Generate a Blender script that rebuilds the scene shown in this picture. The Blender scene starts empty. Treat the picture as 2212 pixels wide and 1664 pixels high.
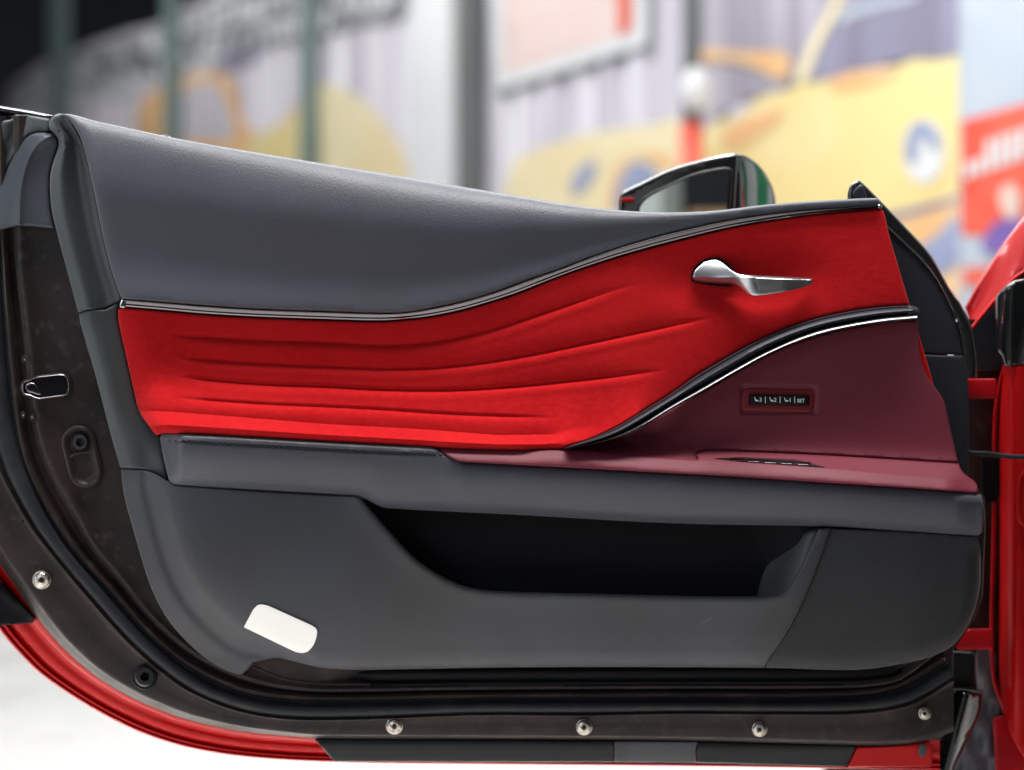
import bpy, math, random
import numpy as np
from mathutils import Vector
from mathutils.geometry import delaunay_2d_cdt

# ------------------------------------------------------------------ camera, world, light
sc = bpy.context.scene
C = sc.collection
CAMZ, CD = 0.75, 1.8            # camera height, distance camera -> door reference plane (y = 0)
K = (36.0 / 54.0) / 2212.0      # tangent of one drawing unit (the survey sheet is 2212 x 1664 units)
cam_d = bpy.data.cameras.new('camera'); cam = bpy.data.objects.new('camera', cam_d); C.objects.link(cam)
cam.location = (0, -CD, CAMZ); cam.rotation_euler = (math.pi / 2, 0, 0)
cam_d.lens = 54; cam_d.sensor_width = 36; cam_d.clip_end = 200; cam_d.clip_start = 0.05
cam_d.dof.use_dof = True; cam_d.dof.focus_distance = CD - 0.02; cam_d.dof.aperture_fstop = 1.6
sc.camera = cam

world = bpy.data.worlds.new("World"); sc.world = world; world.use_nodes = True
bg = world.node_tree.nodes['Background']
bg.inputs[0].default_value = (0.80, 0.88, 1.0, 1); bg.inputs[1].default_value = 0.10

def area(name, loc, aim, sx, sy, power, col=(1, 1, 1)):
    l = bpy.data.lights.new(name, 'AREA'); l.shape = 'RECTANGLE'; l.size = sx; l.size_y = sy
    l.energy = power; l.color = col
    o = bpy.data.objects.new(name, l); C.objects.link(o); o.location = loc
    o.rotation_euler = (Vector(aim) - Vector(loc)).to_track_quat('-Z', 'Y').to_euler()
    return o
front = area('overhead_light', (0.0, -0.42, 3.2), (0.0, -0.34, 0), 2.8, 0.4, 36, (1.0, 0.99, 0.97)); front.data.spread = math.radians(80)
area('overhead_light', (-0.4, 1.0, 3.3), (-0.2, 0.8, 0), 4.0, 0.6, 66, (0.95, 0.98, 1.0))
area('overhead_light', (-0.4, 2.6, 3.3), (-0.3, 1.6, 0), 4.4, 0.6, 80, (0.93, 0.97, 1.0))
under = area('overhead_light', (0.0, 0.42, 3.3), (0.0, 0.38, 0), 3.0, 0.2, 22, (1.0, 0.96, 0.90)); under.data.spread = math.radians(13)  # added narrow beam onto the floor below the door, brightening down-facing edges
area('added_side_light', (-3.4, -0.35, 0.8), (0, -0.15, 0.6), 1.8, 1.5, 13, (0.90, 0.97, 0.96))  # added light from unseen left surroundings, brightening left-facing edges of the frame
area('open_shop_front', (-2.7, -3.0, 2.1), (0, 0, 0.75), 1.8, 1.6, 34, (0.76, 0.86, 1.0))
area('overhead_light', (-1.2, 4.4, 4.4), (0.6, 5.6, 1.2), 3.0, 1.5, 86)
area('overhead_light', (-4.0, 7.5, 4.4), (-1.6, 9.0, 1.2), 3.0, 1.5, 50)
sc.view_settings.view_transform = 'Standard'; sc.view_settings.look = 'None'
sc.view_settings.exposure = 0.0; sc.view_settings.gamma = 1
sc.cycles.max_bounces = 8; sc.cycles.use_denoising = True

# ------------------------------------------------------------------ helpers
def P(u, v, h=0.0):
    """survey units + height towards the room (mm) -> metres"""
    u = np.asarray(u, float); v = np.asarray(v, float); h = np.asarray(h, float) / 1000.0
    d = CD - h
    return np.stack([(u - 1106) * K * d, -h + 0 * u, CAMZ + (832 - v) * K * d], -1)

def cr(pts, step=6.0, closed=False):
    """centripetal-ish Catmull-Rom through points, resampled"""
    p = np.array(pts, float)
    n = len(p)
    if n < 3: return resample(p, step)
    if closed: q = np.vstack([p[-1], p, p[0], p[1]])
    else: q = np.vstack([2 * p[0] - p[1], p, 2 * p[-1] - p[-2]])
    out = []
    for i in range(1, len(q) - 2):
        p0, p1, p2, p3 = q[i - 1], q[i], q[i + 1], q[i + 2]
        L = np.hypot(*(p2 - p1)[:2]) + 1e-9
        m1 = (p2 - p0) / (np.hypot(*(p2 - p0)[:2]) + 1e-9) * L
        m2 = (p3 - p1) / (np.hypot(*(p3 - p1)[:2]) + 1e-9) * L
        k = max(2, int(L / 2.5))
        t = np.linspace(0, 1, k, endpoint=False)[:, None]
        out.append((2 * t**3 - 3 * t**2 + 1) * p1 + (t**3 - 2 * t**2 + t) * m1 + (-2 * t**3 + 3 * t**2) * p2 + (t**3 - t**2) * m2)
    if not closed: out.append(p[-1:])
    r = np.vstack(out)
    if closed: r = np.vstack([r, r[:1]])
    r = resample(r, step)
    return r[:-1] if closed else r

def resample(p, step=None, n=None):
    p = np.array(p, float)
    s = np.r_[0, np.cumsum(np.hypot(*(np.diff(p, axis=0)[:, :2].T)))]
    if n is None: n = max(2, int(round(s[-1] / step)) + 1)
    t = np.linspace(0, s[-1], n)
    return np.stack([np.interp(t, s, p[:, k]) for k in range(p.shape[1])], -1)

def join(*cs):
    out = []
    for c in cs:
        for q in np.atleast_2d(np.array(c, float)):
            if not out or np.hypot(*(q - out[-1])) > 0.8: out.append(q)
    if np.hypot(*(out[0] - out[-1])) < 0.8: out.pop()
    return np.array(out)

def fn(curve):
    c = np.array(curve, float); c = c[np.argsort(c[:, 0])]
    return lambda u: np.interp(u, c[:, 0], c[:, 1])
def fv(curve):
    c = np.array(curve, float); c = c[np.argsort(c[:, 1])]
    return lambda v: np.interp(v, c[:, 1], c[:, 0])

def dist(U, V, poly, closed=False):
    """distance to polyline and sign of side"""
    p = np.array(poly, float)
    a = p if closed else p[:-1]
    b = np.roll(p, -1, 0) if closed else p[1:]
    best = np.full(U.shape, 1e9); sd = np.zeros(U.shape)
    for i in range(len(a)):
        e = b[i] - a[i]; L2 = (e**2).sum() + 1e-12
        t = np.clip(((U - a[i, 0]) * e[0] + (V - a[i, 1]) * e[1]) / L2, 0, 1)
        du = U - (a[i, 0] + t * e[0]); dv = V - (a[i, 1] + t * e[1])
        d = np.hypot(du, dv); m = d < best
        best = np.where(m, d, best); sd = np.where(m, np.sign(e[0] * dv - e[1] * du), sd)
    return best, sd

def inside(U, V, poly):
    r = np.zeros(U.shape, bool); n = len(poly)
    for i in range(n):
        x1, y1 = poly[i]; x2, y2 = poly[(i + 1) % n]
        if y1 == y2: continue
        c = ((y1 > V) != (y2 > V)) & (U < (x2 - x1) * (V - y1) / (y2 - y1) + x1)
        r ^= c
    return r

def ss(a, b, x):
    t = np.clip((x - a) / (b - a), 0, 1); return t * t * (3 - 2 * t)

def root_loc(o):
    while o.parent: o = o.parent
    return np.array(o.location)

def mesh_obj(name, verts, faces, mat, parent=None, smooth=True, label=None, kind=None):
    v = np.array(verts, float)
    if parent is not None: v = v - root_loc(parent)
    me = bpy.data.meshes.new(name); me.from_pydata(v.tolist(), [], faces); me.update()
    if mat: me.materials.append(mat)
    if smooth: me.polygons.foreach_set('use_smooth', [True] * len(me.polygons))
    me.update()
    o = bpy.data.objects.new(name, me); C.objects.link(o)
    if parent is not None: o.parent = parent
    if label: o['label'] = label
    if kind: o['kind'] = kind
    return o

def sharp(o, ang=40):
    me = o.data
    try: me.set_sharp_from_angle(angle=math.radians(ang))
    except Exception: pass
    return o

def panel(name, outline, hf, mat, parent, step=9, rr=6, rd=3, skirt=14, label=None, xf=P, bstep=4.0, feat=()):
    """a moulded panel: outline in survey units, relief hf(u,v) in mm, rounded edge, returned edge behind"""
    ol = np.array(outline, float)
    ol = resample(np.vstack([ol, ol[:1]]), bstep)[:-1]
    area2 = np.sum(ol[:, 0] * np.roll(ol[:, 1], -1) - np.roll(ol[:, 0], -1) * ol[:, 1])
    if area2 < 0: ol = ol[::-1].copy()
    nb = len(ol)
    tan = np.roll(ol, -1, 0) - np.roll(ol, 1, 0); tan /= np.linalg.norm(tan, axis=1)[:, None] + 1e-9
    nin = np.stack([-tan[:, 1], tan[:, 0]], -1)
    extra = []
    if rr > 0:
        for f in (0.1, 0.28, 0.55, 1.0):
            q = ol + nin * rr * f
            d, _ = dist(q[:, 0], q[:, 1], ol, True)
            ok = inside(q[:, 0], q[:, 1], ol) & (d > rr * f * 0.93)
            extra.append(q[ok])
    lo = ol.min(0); hi = ol.max(0)
    gu, gv = np.meshgrid(np.arange(lo[0], hi[0], step), np.arange(lo[1], hi[1], step))
    gu = gu + (np.arange(gv.shape[0]) % 2)[:, None] * step * .5
    gu = gu.ravel(); gv = gv.ravel()
    ins = inside(gu, gv, ol); gu = gu[ins]; gv = gv[ins]
    if len(gu):
        d, _ = dist(gu, gv, ol, True); ok = d > max(rr, 0) + min(step, 4) * .6
        extra.append(np.stack([gu[ok], gv[ok]], -1))
    for (fc, offs_) in feat:
        q0 = resample(fc, 5.0); tt = np.gradient(q0, axis=0); tt /= np.linalg.norm(tt, axis=1)[:, None] + 1e-9
        nq = np.stack([-tt[:, 1], tt[:, 0]], -1); mo = max(offs_)
        keep = []
        for e in extra:
            d, _ = dist(e[:, 0], e[:, 1], q0); keep.append(e[d > mo + 2.0])
        extra = keep
        for of in offs_:
            for sg_ in ((1,) if of == 0 else (1, -1)):
                q = q0 + nq * of * sg_
                q = q[inside(q[:, 0], q[:, 1], ol)]
                if len(q):
                    d, _ = dist(q[:, 0], q[:, 1], ol, True); extra.append(q[d > 1.2])
    pts = np.vstack([ol] + extra) if extra else ol
    res = delaunay_2d_cdt([Vector(p) for p in pts.tolist()], [(i, (i + 1) % nb) for i in range(nb)], [], 1, 1e-4)
    V2 = np.array([(p.x, p.y) for p in res[0]]); F = [list(f) for f in res[2]]
    d, _ = dist(V2[:, 0], V2[:, 1], ol, True)
    h = np.asarray(hf(V2[:, 0], V2[:, 1]), float) + np.zeros(len(V2))
    if rr > 0:
        t = np.clip(d / rr, 0, 1); h = h - rd * (1 - np.sqrt(np.clip(1 - (1 - t)**2, 0, 1)))
    X = xf(V2[:, 0], V2[:, 1], h)
    # boundary loop
    bidx = [int(np.argmin((V2[:, 0] - p[0])**2 + (V2[:, 1] - p[1])**2)) for p in ol]
    Fo = []
    for f in F:
        a, b, c = V2[f[0]], V2[f[1]], V2[f[2]]
        cr_ = (b[0] - a[0]) * (c[1] - a[1]) - (b[1] - a[1]) * (c[0] - a[0])
        Fo.append(f if cr_ < 0 else f[::-1])
    n0 = len(X)
    if skirt:
        hb = h[bidx] - skirt
        X = np.vstack([X, xf(V2[bidx, 0], V2[bidx, 1], hb)])
        m = len(bidx)
        for i in range(m):
            j = (i + 1) % m
            Fo.append([bidx[i], bidx[j], n0 + j, n0 + i])
    o = mesh_obj(name, X, Fo, mat, parent, label=label)
    return sharp(o, 50)

def loft(name, curves, section, mat, parent, n=200, label=None, xf=P, cap=False, hfun=None, sub=1, ang=35):
    """skin across a family of curves. section: list of (curve position k.f, height mm)"""
    cs = [resample(c, n=n) for c in curves]
    rows = []
    for (k, hh) in section:
        i = min(int(k), len(cs) - 2) if len(cs) > 1 else 0
        f = k - i
        q = cs[i] * (1 - f) + cs[i + 1] * f if len(cs) > 1 else cs[0]
        h = np.full(n, float(hh)) if not callable(hh) else hh(np.linspace(0, 1, n))
        if hfun is not None: h = h + hfun(q[:, 0], q[:, 1])
        rows.append(xf(q[:, 0], q[:, 1], h))
    m = len(rows); X = np.vstack(rows); F = []
    for r in range(m - 1):
        for i in range(n - 1):
            F.append([r * n + i, r * n + i + 1, (r + 1) * n + i + 1, (r + 1) * n + i])
    if cap:
        F.append([r * n for r in range(m)]); F.append([r * n + n - 1 for r in range(m)][::-1])
    o = mesh_obj(name, X, F, mat, parent, label=label)
    return sharp(o, ang)

def sweep(name, pts, rad, mat, parent, h=0, rh=None, seg=10, taper=0, label=None, n=None, step=5):
    """round bead along a curve; rad in units, rh radius in depth (mm). h: const or fn(u,v)"""
    p = resample(pts, n=n) if n else resample(pts, step); n = len(p)
    t = np.gradient(p, axis=0); t /= np.linalg.norm(t, axis=1)[:, None] + 1e-9
    nn = np.stack([-t[:, 1], t[:, 0]], -1)
    rh = rad * 0.54 if rh is None else rh
    s = np.linspace(0, 1, n); w = np.ones(n)
    if taper > 0: w = np.clip(np.minimum(s, 1 - s) / taper, 0.02, 1)**.5
    hb = h(p[:, 0], p[:, 1]) if callable(h) else np.full(n, float(h))
    X = []; F = []
    for k in range(seg):
        a = 2 * math.pi * k / seg
        q = p + nn * (math.cos(a) * rad * w)[:, None]
        X.append(P(q[:, 0], q[:, 1], hb + math.sin(a) * rh * w))
    X = np.vstack(X)
    for k in range(seg):
        k2 = (k + 1) % seg
        for i in range(n - 1): F.append([k * n + i, k * n + i + 1, k2 * n + i + 1, k2 * n + i])
    F.append([k * n for k in range(seg)][::-1]); F.append([k * n + n - 1 for k in range(seg)])
    return sharp(mesh_obj(name, X, F, mat, parent, label=label), 60)

def lathe(name, u, v, h, prof, mat, parent, seg=28, label=None, sq=1.0, rot=0, star=None):
    """turned part facing the room; prof: (radius units, height mm)"""
    X = []; F = []; m = len(prof)
    for (r, z) in prof:
        for k in range(seg):
            a = 2 * math.pi * k / seg
            rr_ = r * (1 + (star * math.cos(6 * a) if star else 0))
            du, dv = rr_ * sq * math.cos(a), rr_ * math.sin(a)
            c, s = math.cos(rot), math.sin(rot)
            X.append(P(u + du * c - dv * s, v + du * s + dv * c, h + z))
    X = [list(x) for x in X]
    for j in range(m - 1):
        for k in range(seg):
            k2 = (k + 1) % seg
            F.append([j * seg + k, j * seg + k2, (j + 1) * seg + k2, (j + 1) * seg + k])
    F.append([(m - 1) * seg + k for k in range(seg)])
    return sharp(mesh_obj(name, X, F, mat, parent, label=label), 40)

def box3(name, lo, hi, mat, parent=None, bev=0.0, **kw):
    x0, y0, z0 = lo; x1, y1, z1 = hi
    v = [(x0, y0, z0), (x1, y0, z0), (x1, y1, z0), (x0, y1, z0), (x0, y0, z1), (x1, y0, z1), (x1, y1, z1), (x0, y1, z1)]
    f = [(0, 3, 2, 1), (4, 5, 6, 7), (0, 1, 5, 4), (1, 2, 6, 5), (2, 3, 7, 6), (3, 0, 4, 7)]
    o = mesh_obj(name, v, f, mat, parent, smooth=False, **kw)
    if bev:
        b = o.modifiers.new('bevel', 'BEVEL'); b.width = bev; b.segments = 3
    return o

def tube3(name, pts, r, mat, parent, seg=12, **kw):
    p = np.array(pts, float); n = len(p); X = []; F = []
    t = np.gradient(p, axis=0); t /= np.linalg.norm(t, axis=1)[:, None]
    for i in range(n):
        a = np.cross(t[i], [0, 0, 1.]);
        if np.linalg.norm(a) < 1e-3: a = np.cross(t[i], [0, 1., 0])
        a /= np.linalg.norm(a); b = np.cross(t[i], a)
        ri = r[i] if hasattr(r, '__len__') else r
        for k in range(seg):
            w = 2 * math.pi * k / seg; X.append(p[i] + ri * (math.cos(w) * a + math.sin(w) * b))
    for i in range(n - 1):
        for k in range(seg):
            k2 = (k + 1) % seg; F.append([i * seg + k, i * seg + k2, (i + 1) * seg + k2, (i + 1) * seg + k])
    F.append(list(range(seg))[::-1]); F.append([(n - 1) * seg + k for k in range(seg)])
    return mesh_obj(name, X, F, mat, parent, **kw)

def thing(name, label, cat, loc=(0, 0, 0), group=None):
    o = bpy.data.objects.new(name, None); C.objects.link(o); o.location = loc; o.empty_display_size = .1
    o['label'] = label; o['category'] = cat
    if group: o['group'] = group
    bpy.context.view_layer.update()
    return o
def tag(o, label, cat, group=None):
    o['label'] = label; o['category'] = cat
    if group: o['group'] = group
    return o

# ------------------------------------------------------------------ materials
def mat(name, col, rough=.5, metal=0, spec=.5, coat=0, coat_r=.05, sheen=0, sheen_r=.4, sheen_col=None,
        n1=None, bump=None, rn=None, emit=None, n2=None, dots=None):
    m = bpy.data.materials.new(name); m.use_nodes = True; nt = m.node_tree; N = nt.nodes; L = nt.links
    b = N['Principled BSDF']
    b.inputs['Base Color'].default_value = (*col, 1); b.inputs['Roughness'].default_value = rough
    b.inputs['Metallic'].default_value = metal; b.inputs['Specular IOR Level'].default_value = spec
    b.inputs['Coat Weight'].default_value = coat; b.inputs['Coat Roughness'].default_value = coat_r
    b.inputs['Sheen Weight'].default_value = sheen; b.inputs['Sheen Roughness'].default_value = sheen_r
    if sheen_col: b.inputs['Sheen Tint'].default_value = (*sheen_col, 1)
    if emit:
        b.inputs['Emission Color'].default_value = (*emit[0], 1); b.inputs['Emission Strength'].default_value = emit[1]
    tc = N.new('ShaderNodeTexCoord')
    def noise(scale, detail=4, stretch=None, rough_=.55):
        n = N.new('ShaderNodeTexNoise'); n.inputs['Scale'].default_value = scale; n.inputs['Detail'].default_value = detail
        n.inputs['Roughness'].default_value = rough_
        if stretch:
            mp = N.new('ShaderNodeMapping'); mp.inputs['Scale'].default_value = stretch
            L.new(tc.outputs['Object'], mp.inputs['Vector']); L.new(mp.outputs[0], n.inputs['Vector'])
        else: L.new(tc.outputs['Object'], n.inputs['Vector'])
        return n
    last = None
    def layer(prev, spec_):
        # (scale, colour, lo, hi, stretch)
        n = noise(spec_[0], 5, spec_[4] if len(spec_) > 4 else None)
        r = N.new('ShaderNodeValToRGB'); r.color_ramp.elements[0].position = spec_[2]; r.color_ramp.elements[1].position = spec_[3]
        L.new(n.outputs['Fac'], r.inputs[0])
        mx = N.new('ShaderNodeMix'); mx.data_type = 'RGBA'
        L.new(r.outputs[0], mx.inputs[0])
        if prev is None: mx.inputs[6].default_value = (*col, 1)
        else: L.new(prev, mx.inputs[6])
        mx.inputs[7].default_value = (*spec_[1], 1)
        return mx.outputs[2]
    if n1: last = layer(last, n1)
    if n2: last = layer(last, n2)
    if last: L.new(last, b.inputs['Base Color'])
    if rn:
        n = noise(rn[0], 4, rn[3] if len(rn) > 3 else None); mr = N.new('ShaderNodeMapRange')
        mr.inputs['From Min'].default_value = .3; mr.inputs['From Max'].default_value = .7
        mr.inputs['To Min'].default_value = rn[1]; mr.inputs['To Max'].default_value = rn[2]
        L.new(n.outputs['Fac'], mr.inputs[0]); L.new(mr.outputs[0], b.inputs['Roughness'])
    prevb = None
    for bp in (bump or []):
        # (kind, scale, strength, distance)
        if bp[0] == 'v':
            n = N.new('ShaderNodeTexVoronoi'); n.inputs['Scale'].default_value = bp[1]; n.feature = 'SMOOTH_F1'
            L.new(tc.outputs['Object'], n.inputs['Vector']); out = n.outputs['Distance']
        else:
            n = noise(bp[1], 3, bp[4] if len(bp) > 4 else None); out = n.outputs['Fac']
        bm = N.new('ShaderNodeBump'); bm.inputs['Strength'].default_value = bp[2]; bm.inputs['Distance'].default_value = bp[3]
        L.new(out, bm.inputs['Height'])
        if prevb: L.new(prevb, bm.inputs['Normal'])
        prevb = bm.outputs[0]
    if dots:
        w = []
        for rot in (math.radians(45), math.radians(-45)):
            mp = N.new('ShaderNodeMapping'); mp.inputs['Rotation'].default_value = (0, rot, 0)
            wv = N.new('ShaderNodeTexWave'); wv.inputs['Scale'].default_value = dots; wv.bands_direction = 'X'
            L.new(tc.outputs['Object'], mp.inputs['Vector']); L.new(mp.outputs[0], wv.inputs['Vector']); w.append(wv.outputs['Fac'])
        mm = N.new('ShaderNodeMath'); mm.operation = 'MULTIPLY'; L.new(w[0], mm.inputs[0]); L.new(w[1], mm.inputs[1])
        bm = N.new('ShaderNodeBump'); bm.inputs['Strength'].default_value = .6; bm.inputs['Distance'].default_value = .0008
        L.new(mm.outputs[0], bm.inputs['Height'])
        if prevb: L.new(prevb, bm.inputs['Normal'])
        prevb = bm.outputs[0]
    if prevb: L.new(prevb, b.inputs['Normal'])
    return m

M = {}
M['leather'] = mat('charcoal_leather', (.054, .056, .076), .47, sheen=.22, sheen_r=.45, sheen_col=(.95, .97, 1), spec=.55, n1=(5, (.046, .046, .057), .35, .7),
                   n2=(900, (.078, .080, .092), .68, .80), bump=[('v', 700, .36, .0006), ('n', 240, .2, .0008)], rn=(6, .44, .56))
M['soft'] = mat('charcoal_moulded_trim', (.052, .054, .066), .44, sheen=.5, sheen_r=.25, sheen_col=(1, .98, .95), spec=.5, n1=(6, (.040, .038, .041), .42, .72), n2=(22, (.085, .086, .090), .74, .84, (1, 1, 2.5)),
                bump=[('v', 1100, .25, .0003), ('n', 120, .15, .0008)], rn=(9, .44, .58))
M['side'] = mat('grey_green_moulded_trim', (.052, .060, .062), .5, sheen=.22, sheen_r=.45, sheen_col=(.95, .97, 1), n1=(7, (.042, .048, .050), .4, .7),
                bump=[('v', 1200, .22, .0003)], rn=(9, .44, .56))
M['navy'] = mat('dark_navy_leather', (.018, .020, .029), .5, spec=.35, n1=(8, (.018, .019, .026), .4, .7), bump=[('v', 900, .25, .0004)])
M['grille'] = mat('speaker_cover', (.036, .038, .042), .6, spec=.32, sheen=.3, sheen_r=.3, n1=(6, (.032, .032, .035), .4, .7), dots=105)
M['suede'] = mat('red_suede', (.45, .010, .011), 1.0, spec=.08, sheen=.35, sheen_r=.35, sheen_col=(1, .25, .22),
                 n1=(5, (.38, .005, .008), .40, .75, (1, 1, 1.8)), n2=(110, (.49, .013, .017), .42, .85, (1, 1, 2.0)),
                 bump=[('n', 700, .35, .0006), ('n', 45, .22, .002)])
M['burgundy'] = mat('burgundy_leather', (.155, .020, .036), .58, spec=.34, n1=(7, (.130, .018, .030), .4, .7),
                    bump=[('v', 950, .25, .0004), ('n', 250, .1, .0005)], rn=(7, .52, .64))
M['burg_plastic'] = mat('burgundy_plastic', (.17, .006, .010), .38, bump=[('n', 600, .1, .0003)])
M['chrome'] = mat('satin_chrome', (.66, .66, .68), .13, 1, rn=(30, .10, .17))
M['linechrome'] = mat('brushed_bright_line', (.15, .15, .155), .26, 1, n1=(9, (.07, .07, .075), .42, .62), rn=(30, .20, .30))
M['dchrome'] = mat('smoked_chrome', (.22, .20, .21), .12, 1, rn=(30, .08, .16))
M['satin'] = mat('satin_metal', (.50, .51, .54), .26, 1, bump=[('n', 900, .06, .0002)])
M['steel'] = mat('zinc_bolt', (.62, .58, .52), .34, 1, n1=(220, (.30, .24, .18), .5, .62), bump=[('n', 400, .3, .0006)])
M['frame'] = mat('dusty_black_door_paint', (.014, .0105, .0098), .42, spec=.24, sheen=.26, sheen_r=.3, sheen_col=(1, .97, .93), n1=(13, (.030, .0185, .017), .40, .62),
                 n2=(64, (.062, .050, .047), .56, .84), bump=[('n', 160, .12, .0005)], rn=(14, .32, .5))
M['rub'] = mat('black_rubber', (.010, .011, .014), .45, spec=.26, sheen=.12, sheen_r=.3, n1=(20, (.020, .021, .024), .5, .8), bump=[('n', 120, .2, .0006)], rn=(20, .35, .5))
M['rubg'] = mat('grey_worn_rubber', (.055, .058, .066), .55, n1=(18, (.035, .037, .042), .45, .7), bump=[('n', 90, .2, .0006)])
M['seal'] = mat('soft_door_seal', (.012, .013, .017), .5, spec=.3, sheen=.12, sheen_r=.3, n1=(25, (.028, .028, .031), .5, .75))
M['scuff'] = mat('pale_scuff', (.10, .10, .105), .6, n1=(700, (.06, .062, .068), .4, .6))
M['key'] = mat('black_button_plastic', (.006, .006, .008), .5, spec=.2, n1=(200, (.009, .009, .011), .5, .7))
M['lobe'] = mat('blue_grey_rubber', (.050, .057, .070), .45, n1=(9, (.040, .045, .056), .4, .7), bump=[('v', 1100, .2, .0003)])
M['black'] = mat('dark_cavity', (.004, .004, .005), .8, spec=.1, n1=(30, (.010, .010, .012), .5, .8))  # near-black: shade inside openings put into the colour; also real black parts
M['pocket'] = mat('shaded_pocket_lining', (.005, .005, .007), .8, spec=.25, n1=(12, (.007, .007, .009), .5, .8), bump=[('n', 300, .15, .0004)])  # armrest shade over the pocket put into this near-black colour
M['pocketend'] = mat('lit_pocket_moulding', (.034, .040, .040), .40, n1=(12, (.044, .050, .050), .5, .8))  # lighter than the lining: light on the pocket's far end put into the colour
M['red'] = mat('red_car_paint', (.44, .002, .003), .45, spec=.12, metal=.1, coat=.16, coat_r=.08, n1=(1500, (.50, .008, .008), .5, .7))
M['bonnetred'] = mat('polished_red_paint', (.34, .003, .004), .3, spec=.5, metal=.1, coat=1, coat_r=.01, n1=(1500, (.40, .006, .006), .5, .7))
M['redin'] = mat('red_inner_paint', (.36, .002, .006), .45, spec=.12, coat=.12, coat_r=.12, n1=(12, (.22, .003, .006), .45, .7), bump=[('n', 200, .1, .0004)])
M['gloss'] = mat('gloss_black', (.008, .009, .010), .12, coat=1, coat_r=.03, n1=(40, (.012, .013, .014), .5, .7))
M['piano'] = mat('mirror_shell_black', (.006, .007, .008), .06, spec=1.0, coat=1, coat_r=.01, n1=(40, (.010, .011, .012), .5, .7))
M['mirror'] = mat('mirror_glass', (.80, .84, .82), .012, 1, rn=(4, .010, .016))
M['lamp'] = mat('lit_lamp_lens', (.35, .35, .34), .35, emit=((1, .96, .90), .64), bump=[('n', 300, .2, .0006)])
M['white'] = mat('white_print', (.80, .80, .78), .5, n1=(60, (.72, .72, .71), .5, .8))
M['floor'] = mat('white_epoxy_floor', (.76, .74, .71), .30, n1=(1.1, (.66, .64, .62), .42, .7), rn=(3, .22, .40), bump=[('n', 60, .05, .0006)])
PLEAT_SHADE = (14, 14, .25)  # stretched vertical streaks put the pleats' shading into the print colour
M['wall'] = mat('pleat_shaded_lilac_wall_print', (.64, .61, .67), .6, n1=(.8, (.40, .37, .44), .42, .62, PLEAT_SHADE), n2=(1.2, (.80, .78, .82), .50, .62, (6, 6, .3)))
M['wall_dark'] = mat('dark_hall_wall', (.012, .015, .020), .7, n1=(1.0, (.018, .022, .028), .4, .7))
M['yellow'] = mat('pale_yellow_print', (.88, .73, .33), .5, n1=(.9, (.90, .62, .24), .46, .68, (1.5, 1.5, 1)), n2=(1.0, (.90, .84, .56), .48, .62))
M['yellow2'] = mat('cream_yellow_print', (.93, .82, .52), .5, n1=(1.2, (.92, .70, .40), .5, .75))
M['orange'] = mat('orange_print', (.88, .50, .22), .5, n1=(2.2, (.90, .66, .40), .45, .65))
M['lilac'] = mat('dark_lilac_print', (.24, .22, .30), .5, n1=(1.2, (.34, .33, .46), .42, .66, (6, 6, .5)))
M['ground'] = mat('dark_lettering_ground', (.13, .14, .15), .5, n1=(1.5, (.34, .33, .37), .42, .60, (5, 5, .6)))
M['lilac2'] = mat('mid_lilac_print', (.36, .33, .40), .5, n1=(1.2, (.62, .58, .66), .42, .60, (9, 9, .4)))
M['bluegrey'] = mat('blue_grey_print', (.30, .35, .52), .5, n1=(3, (.44, .46, .58), .45, .7))
M['paleblue'] = mat('pale_blue_print', (.54, .59, .66), .5, n1=(3, (.48, .54, .62), .45, .7))
M['green'] = mat('green_grey_post_paint', (.16, .24, .22), .5, n1=(2, (.24, .31, .29), .4, .7, (4, 4, .4)))
M['dkpost'] = mat('dark_grey_post_paint', (.12, .13, .13), .5, n1=(2, (.20, .21, .21), .4, .7, (4, 4, .4)))
M['bwhite'] = mat('white_column_paint', (.86, .88, .88), .5, n1=(2, (.80, .83, .84), .4, .7))
M['bannerred'] = mat('red_banner_print', (.85, .10, .06), .5, n1=(3, (.86, .20, .12), .45, .7))
M['pink'] = mat('pale_pink_print', (.88, .68, .64), .5, n1=(2, (.88, .76, .74), .45, .7))
M['skin'] = mat('portrait_print', (.82, .62, .52), .5, n1=(9, (.76, .56, .48), .45, .7))
M['purple'] = mat('purple_print', (.20, .12, .40), .5, n1=(9, (.26, .18, .46), .45, .7))
M['hallgrey'] = mat('dark_grey_hall_paint', (.05, .055, .06), .6, n1=(1, (.07, .075, .08), .4, .7))
M['greyboard'] = mat('grey_board_paint', (.35, .36, .33), .6, n1=(3, (.30, .31, .29), .4, .7))
M['gpanel'] = mat('green_wall_panel', (.05, .42, .18), .5, n1=(2, (.06, .36, .17), .4, .7))
M['greymetal'] = mat('grey_inner_metal', (.09, .095, .115), .45, n1=(30, (.08, .08, .10), .45, .65), bump=[('n', 60, .3, .002)])

# ------------------------------------------------------------------ setting: floor, walls
fl = box3('floor', (-14, -9, -.05), (9, 18, 0), M['floor'], kind='structure')
ceiling = box3('ceiling', (-14, -9, 5.4), (9, 18, 5.6), M['bwhite'], kind='structure')
hall = box3('hall_wall', (-14, 13.6, 0), (9, 13.8, 6.5), M['wall_dark'], kind='structure')

P0 = np.array([1.667, 5.0]); NRM = np.array([-.832, -.554])
def Wp(u, v, off=0.0):
    """point on the printed wall (off metres proud of it) seen at the surveyed bearing"""
    u = np.asarray(u, float); v = np.asarray(v, float); off = np.asarray(off, float)
    dx = (u - 1106) * K
    s = (NRM @ P0 - 0 + off) / (NRM[0] * dx + NRM[1])
    return np.stack([dx * s, s - CD, CAMZ + (832 - v) * K * s], -1)
def wxf(u, v, h): return Wp(u, v, np.asarray(h) / 1000.)

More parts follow.
